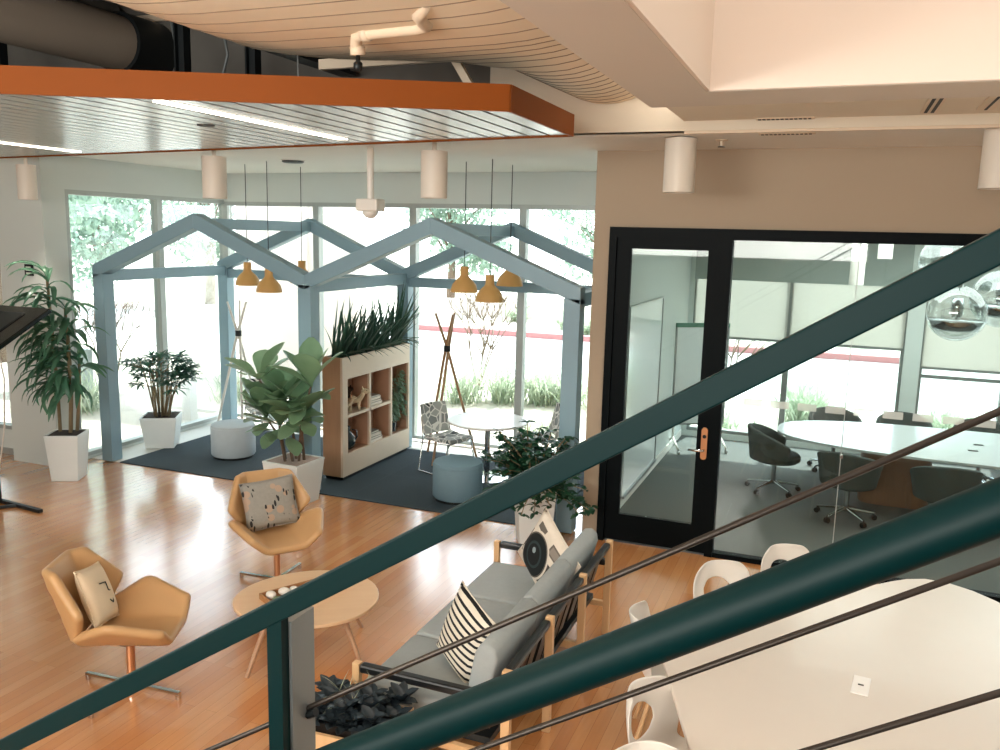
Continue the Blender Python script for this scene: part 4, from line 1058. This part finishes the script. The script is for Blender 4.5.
for x, y, h, lb in ((.2, 11.2, .62, 'long white upright tube in the meeting room near the glass joint'), (.5, 11.4, .3, 'short white upright tube in the meeting room right of the glass joint')):
    t = thing('white_tube', lb, 'lamp', (x, y, 3.122-h), 0, 'white tubes in the meeting room')
    MB().lathe([(.075, .0), (.085, 0), (.085, h-.02), (.1, h-.02), (.1, h)], (0,0,0), 24).build('lamp_shade_or_tube', 'white_pl', t, smooth='auto'); MB().lathe([(0, .02), (.075, .02)], (0,0,0), 20).build('diffuser', 'lampin', t)  # two white upright tubes below the ceiling

# ------------------------------------------------------------------ display on a stand at the left edge
tv = thing('display_stand', 'dark display screen on a black floor stand at the left edge', 'screen', (-8.2, 6.2, 0))
M_ = Matrix.Rotation(R(-62), 3, 'X') @ Matrix.Rotation(R(0), 3, 'Z')
MB().box((-.16, 0, 1.93), (1.35, .05, .72), M=M_).build('screen', 'screen', tv, bevel=.01)
MB().box((-.16, .03, 1.955), (.9, .06, .4), M=M_).build('rear_housing', 'dark_metal', tv, bevel=.015)
MB().tube([(-.1, .02, .04), (-.1, .02, 1.9)], .035, 14).build('pole', 'dark_metal', tv, smooth='auto')
MB().bar((-.5, .06, .018), (.62, -.05, .018), .05, .036).build('foot', 'dark_metal', tv, bevel=.006)
MB().bar((-.1, .0, .018), (-.15, -.55, .018), .05, .036).build('foot', 'dark_metal', tv, bevel=.006)
MB().bar((.25, -.01, .018), (-.1, -.4, .018), .03, .03).build('brace', 'dark_metal', tv, bevel=.004)
tag(MB().tube([(-8.55, 6.5, 1.85), (-8.5, 6.55, 1.3), (-8.62, 6.6, .7), (-8.9, 6.7, .1), (-9.1, 6.8, .012)], .008, 8).build('hanging_cable', 'white_pl', smooth=True), 'thin pale cable hanging down beside the dark display at the left edge', 'cable')

# ------------------------------------------------------------------ staircase railing
SL = .634
CZ = (.117, .226, .326, .426, .526, .626, .726, .826, .926)
rl = thing('stair_railing', 'deep green stair railing with steel cables crossing the view', 'railing', (0, .6, 2.943))
def rz_(x): return x*SL
top = MB(); top.bar((-3.1, 0, rz_(-3.1)), (1.6, 0, rz_(1.6)), .012, .02); top.build('top_rail', 'railg', rl, bevel=.0015)
for k, x in enumerate((-2.75, -1.6, -.45, .7)):
    MB().bb(x-.008, x+.008, -.0052, .0055, rz_(x)-1.12, rz_(x)-.004).build('post', 'railg', rl)
    o = MB().bb(x+.003, x+.011, .006, .042, rz_(x)-1.12, rz_(x)-.012).build('post_lit_side', 'light_grey', rl)  # lit side of the post, its brightness put into a lighter grey
    for i in range(9):
        z = rz_(x)-CZ[i]
        MB().tube([(x+.011, .03, z), (x+.02, .03, z+.005)], .0045, 10).build('cable_fitting', 'dark_metal', o)
for i in range(9):
    MB().tube([(-3.0, .03, rz_(-3.0)-CZ[i]), (1.5, .03, rz_(1.5)-CZ[i])], .0027, 8).build('cable', 'cable', rl, smooth=True)
MB().tube([(-3.0, -.1, rz_(-3.0)-.136), (1.6, -.1, rz_(1.6)-.136)], .0145, 24).build('handrail', 'railg', rl, smooth='auto')
for x in (-2.75, -1.6, -.45, .7):
    MB().tube([(x, 0, rz_(x)-.25), (x, -.06, rz_(x)-.25), (x, -.1, rz_(x)-.2), (x, -.1, rz_(x)-.146)], .006, 8).build('handrail_bracket', 'railg', rl, smooth=True)
st = MB(); st.bar((-3.0, .6, 2.943+rz_(-3.0)-1.12-.13), (1.6, .6, 2.943+rz_(1.6)-1.12-.13), .05, .26)
st.bar((-2.6, -.7, 2.943+rz_(-2.6)-1.12-.13), (1.6, -.7, 2.943+rz_(1.6)-1.12-.13), .05, .26)
k = 0
for k in range(12):
    x = -2.35+k*.28; st.bb(x-.15, x+.15, -.68, .575, 2.943+rz_(x)-1.4, 2.943+rz_(x)-1.36)
struct(st.build('floor_stair_flight', 'dark_metal'))

# ------------------------------------------------------------------ plants indoors
def pot(t, b, tp, h, soil='soil', mat='planter'):
    MB().frustum(b, tp, h-.02).build('planter', mat, t, bevel=.008)
    q = MB()
    for s in (-1, 1):
        q.bb(s*tp, s*(tp-.018), -tp, tp, h-.021, h).bb(-tp+.018, tp-.018, s*tp, s*(tp-.018), h-.021, h)
    q.build('planter_rim', mat, t)
    MB().frustum(tp-.019, tp-.019, .012, h-.021).build('soil', soil, t)
# tall dracaena
r = random.Random(11)
t = thing('dracaena', 'tall dracaena with drooping leaves in a white planter by the pier', 'plant', (-8.36, 7.2, 0), R(28))
pot(t, .15, .19, .56)
c = MB(); lf = MB()
for k, (dx, dy, h) in enumerate(((-.08, .02, 2.42), (.06, -.05, 2.05), (.02, .08, 1.75), (.1, .05, 1.45))):
    top = (dx*1.6, dy*1.6, h)
    c.tube([(dx, dy, .57), (dx*1.3+.02, dy*1.3, 1.1), top], [.022, .02, .016], 8)
    n = int((h-.95)*44)
    for i in range(n):
        z = h - (h-.98)*(i/n)**1.1; f = (z-.57)/(h-.57)
        p = Vector((dx*(1+.6*f), dy*(1+.6*f), z)); a = r.uniform(0, 2*PI); e = r.uniform(.1, 1.1) if i > 6 else r.uniform(.7, 1.6)
        if math.sin(a+R(28)) > .35: a = -a - 2*R(28)
        lf.leaf(p, (math.cos(a), math.sin(a), e), r.uniform(.42, .6), r.uniform(.05, .078), r.uniform(1.4, 2.4), 7, 'lance', .2, r.uniform(-.5, .5))
c.build('cane', 'stem', t, smooth=True); lf.build('leaves', 'l_drac', t, smooth=True)
# lady palm
r = random.Random(12)
t = thing('lady_palm', 'small lady palm with fan leaves in a white planter by the left window', 'plant', (-8.5, 8.86, .012), R(32))
pot(t, .185, .235, .43)
c = MB(); lf = MB()
for k in range(20):
    a = r.uniform(0, 2*PI); rr = r.uniform(.02, .13); h = r.uniform(.75, 1.2); ln = r.uniform(.02, .2)
    p0 = Vector((math.cos(a)*rr, math.sin(a)*rr, .41)); p1 = Vector((math.cos(a)*(rr+ln), math.sin(a)*(rr+ln), h))
    c.tube([p0, (p0+p1)/2+Vector((0,0,.05)), p1], [.011, .01, .007], 7)
    for q in range(4):
        b2 = a + r.uniform(-1.3, 1.3); d = Vector((math.cos(b2), math.sin(b2), r.uniform(.1, .8))).normalized(); e = p1 + d*r.uniform(.1, .2)
        c.tube([p1, e], .004, 5)
        for f in range(8):
            aa = -1.3+2.6*f/7; s = d.cross(Vector((0,0,1))).normalized()
            dd = (d*math.cos(aa) + s*math.sin(aa) + Vector((0,0,r.uniform(-.1,.25)))).normalized()
            lf.leaf(e, dd, r.uniform(.17, .27), .032, r.uniform(.5, 1.2), 4, 'lance', .2)
c.build('cane', 'stem', t, smooth=True); lf.build('leaves', 'l_palm', t, smooth=True)
# fiddle leaf fig
r = random.Random(23)
t = thing('fiddle_leaf_fig', 'fiddle leaf fig with big rounded leaves in a white planter by the shelf', 'plant', (-5.45, 7.62, 0), R(-4))
pot(t, .19, .24, .49, 'gravel')
c = MB(); lf = MB()
Ri = Matrix.Rotation(R(4), 3, 'Z')
tops = []
for (x0_, y0_, x1_, y1_, h) in ((-.1, .0, -.4, -.05, 1.36), (.08, -.02, .25, -.02, 1.33), (0, .06, -.12, .0, 1.12), (-.04, -.09, -.28, -.1, .95), (.1, .06, .16, -.06, 1.02), (.03, -.05, -.1, -.1, .88)):
    p0 = Ri@Vector((x0_, y0_, .44)); p1 = Ri@Vector((x1_, y1_, h)); pm = (p0+p1)/2 + Ri@Vector((-(x1_-x0_)*.25, 0, .04))
    c.tube([p0, pm, p1], [.016, .014, .01], 8); tops.append((p1, h, p0, pm))
for p1, h, p0, pm in tops:
    for k in range(6):
        a = 2*PI*k/6 + r.uniform(-.3, .3); el = r.uniform(.3, 1.9)
        lf.leaf(p1, (math.cos(a), math.sin(a)*(.5 if math.sin(a) > 0 else 1), el), r.uniform(.4, .56), r.uniform(.25, .33), r.uniform(.1, .5), 8, 'obov', .1, r.uniform(-.4, .4))
    for k in range(5):
        f = r.uniform(.35, .95); p = pm*(1-f)+p1*f; a = r.uniform(0, 2*PI)
        lf.leaf(p, (math.cos(a), math.sin(a), r.uniform(-.4, .5)), r.uniform(.26, .38), r.uniform(.16, .23), r.uniform(.3, .9), 8, 'obov', .1, r.uniform(-.4, .4))
c.build('cane', 'bark', t, smooth=True); lf.build('leaves', 'l_fig', t, smooth=True)
# snake plants in the trough
r = random.Random(31)
for k in range(8):
    y = -.74 + k*.205
    t = thing('snake_plant', 'dark green snake plant growing in the trough on the shelf unit', 'plant', at_shelf(-.01, y, 1.46), 0, 'snake plants in the shelf trough')
    lf = MB()
    for i in range(17):
        a = r.uniform(0, 2*PI); rr = r.uniform(.0, .09); e = r.uniform(.05, .5)
        lf.leaf((math.cos(a)*rr, math.sin(a)*rr, 0), (math.cos(a)*e+.2, math.sin(a)*e+(.16 if k < 7 else -.05), 1), r.uniform(.4, .85)*(1.0 if k < 7 else 1.1), r.uniform(.035, .05), r.uniform(-.1, .55), 6, 'blade', .3, r.uniform(-.6, .6))
    for i in range(3):
        a = r.uniform(-.9, .9)
        lf.leaf((.03, 0, 0), (math.cos(a), math.sin(a), .8), r.uniform(.4, .6), .045, r.uniform(.9, 1.6), 7, 'blade', .3)
    lf.build('leaves', 'l_snake', t, smooth=True)
    MB().lathe([(.05, 0), (.045, .02), (0, .025)], (0,0,0), 10).build('root_crown', 'l_snake', t)
# trailing plant in the right compartment
r = random.Random(41)
t = thing('trailing_plant', 'trailing plant with pale variegated leaves filling the right shelf compartment', 'plant', at_shelf(.0, .555, .31))
MB().lathe([(.07, 0), (.085, .12), (.09, .13), (.08, .13), (.0, .12)], (0,0,0), 20).build('pot', 'vase', t, smooth='auto')
c = MB(); lf = MB()
for i in range(46):
    y = r.uniform(-.19, .2); z = r.uniform(.4, .86); p = Vector((r.uniform(-.02, .06), y, z)); L = r.uniform(.2, .5)
    pts = [Vector((0, 0, .12)), Vector((.0, y*.6, z*.7)), p]
    q = p.copy()
    for s in range(7):
        q = q + Vector((.012 if s < 2 else .003, r.uniform(-.025, .025), -min(L, q.z-.06)/7)); pts.append(q.copy())
        if abs(q.y) > .205: q.y = math.copysign(.2, q.y)
        lf.leaf(q, (1, r.uniform(-1, 1), r.uniform(-.9, .2)), r.uniform(.055, .09), r.uniform(.035, .05), .6, 3, 'ell', .15, r.uniform(-.6, .6))
    c.tube(pts, .003, 4)
c.build('stems', 'stem', t); lf.build('leaves', 'l_poth', t, smooth=True)
# bushy plant by the right post
r = random.Random(51)
t = thing('leafy_bush', 'dense green leafy bush in a tall white planter beside the right frame post', 'plant', (-2.6, 7.57, 0), R(28))
pot(t, .15, .19, .6)
c = MB(); lf = MB()
for i in range(150):
    a = r.uniform(0, 2*PI); L = r.uniform(.28, .64)
    d_up = r.uniform(-.1, 2.6)
    if math.sin(a+R(28)) > .3 and d_up < 1.2: L *= .6
    d = Vector((math.cos(a), math.sin(a), d_up)).normalized()
    p = Vector((0, 0, .6)); pts = [p]
    for s in range(5):
        d = (d + Vector((r.uniform(-.2,.2), r.uniform(-.2,.2), -.12))).normalized(); p = p + d*L/5; pts.append(p)
        for q in range(5):
            b2 = r.uniform(0, 2*PI)
            lf.leaf(p, (math.cos(b2), math.sin(b2), r.uniform(-.3, .7)), r.uniform(.06, .11), r.uniform(.035, .055), .8, 4, 'ell', .15, r.uniform(-.6, .6))
    c.tube(pts, .005, 5)
c.build('stems', 'stem', t); lf.build('leaves', 'l_bush', t, smooth=True)
# dark rosettes in a box beside the sofa
r = random.Random(61)
t = thing('planter_box', 'low wooden planter box of dark leafy rosettes at the near end of the sofa', 'plant', (-2.2, 3.57, 0), R(4))
q = MB(); hx, hy, h = .26, .2, .45
q.bb(-hx, hx, -hy, -hy+.02, 0, h).bb(-hx, hx, hy-.02, hy, 0, h).bb(-hx, -hx+.02, -hy+.02, hy-.02, 0, h).bb(hx-.02, hx, -hy+.02, hy-.02, 0, h)
q.build('box', 'ash', t); B(-hx+.02, hx-.02, -hy+.02, hy-.02, .3, h-.03).build('soil', 'soil', t)
for i in range(36):
    lf = MB(); px, py = r.uniform(-.23, .23), r.uniform(-.2, .18); z = h-.03+r.uniform(0, .1)
    for k in range(11):
        a = k*2.4; el = .3+.12*k
        lf.leaf((px, py, z), (math.cos(a), math.sin(a), el), .1*r.uniform(.8, 1.2), .06, .5, 4, 'ell', .2)
    lf.build('rosette', 'l_succ', t, smooth=True)
lf = MB()
for i in range(26):
    a = r.uniform(0, 2*PI); lf.leaf((r.uniform(-.2, .1), r.uniform(-.15, .2), h), (math.cos(a)*.6, math.sin(a)*.6, 1), r.uniform(.12, .2), .008, .6, 4, 'blade')
lf.build('thin_blades', 'l_grass', t)

# ------------------------------------------------------------------ light
w = bpy.data.worlds.new('daylight'); scn.world = w; w.use_nodes = True
nt = w.node_tree; bg = nt.nodes['Background']
tc = nt.nodes.new('ShaderNodeTexCoord'); sx = nt.nodes.new('ShaderNodeSeparateXYZ'); rp = nt.nodes.new('ShaderNodeValToRGB')
nt.links.new(tc.outputs['Generated'], sx.inputs[0]); nt.links.new(sx.outputs[2], rp.inputs[0]); nt.links.new(rp.outputs[0], bg.inputs[0])
rp.color_ramp.elements[0].color = (.95, .97, 1, 1); rp.color_ramp.elements[1].color = (.72, .85, 1, 1)
bg.inputs[1].default_value = 3.6
s = bpy.data.lights.new('sun', 'SUN'); s.energy = 10; s.angle = R(1.5); s.color = (1, .96, .9)
so_ = bpy.data.objects.new('sun', s); so_.rotation_euler = Euler((R(-40), R(6), 0)); col.objects.link(so_)
def area(name, loc, sx_, sy_, e, colr, rot=(0,0,0)):
    l = bpy.data.lights.new(name, 'AREA'); l.shape = 'RECTANGLE'; l.size = sx_; l.size_y = sy_; l.energy = e; l.color = colr
    o = bpy.data.objects.new(name, l); o.location = loc; o.rotation_euler = rot; col.objects.link(o); return o
area('light_well_lamp', (2.2, 1.5, 6.9), 4, 5, 110, (1, .93, .84))
area('hall_fill_light', (-3.5, -3.2, 3.4), 8, 1.6, 400, (1, .97, .91), (R(108), 0, 0))  # unseen light added behind the camera to brighten hall and duct
area('duct_fill_light', (-2.9, .9, 3.2), 1.2, .3, 45, (1, .95, .86), (R(160), 0, 0))  # unseen upward light added to brighten the wide duct
area('meeting_room_fill', (1.6, 10.6, 3.1), 3.5, 2.5, 75, (.95, 1, .98))  # added light without a fixture, brightens the meeting room

vs = scn.view_settings; scn.display_settings.display_device = 'sRGB'
vs.view_transform = 'Standard'; vs.look = 'None'; vs.gamma = 1; vs.use_curve_mapping = False
vs.exposure = 0.8
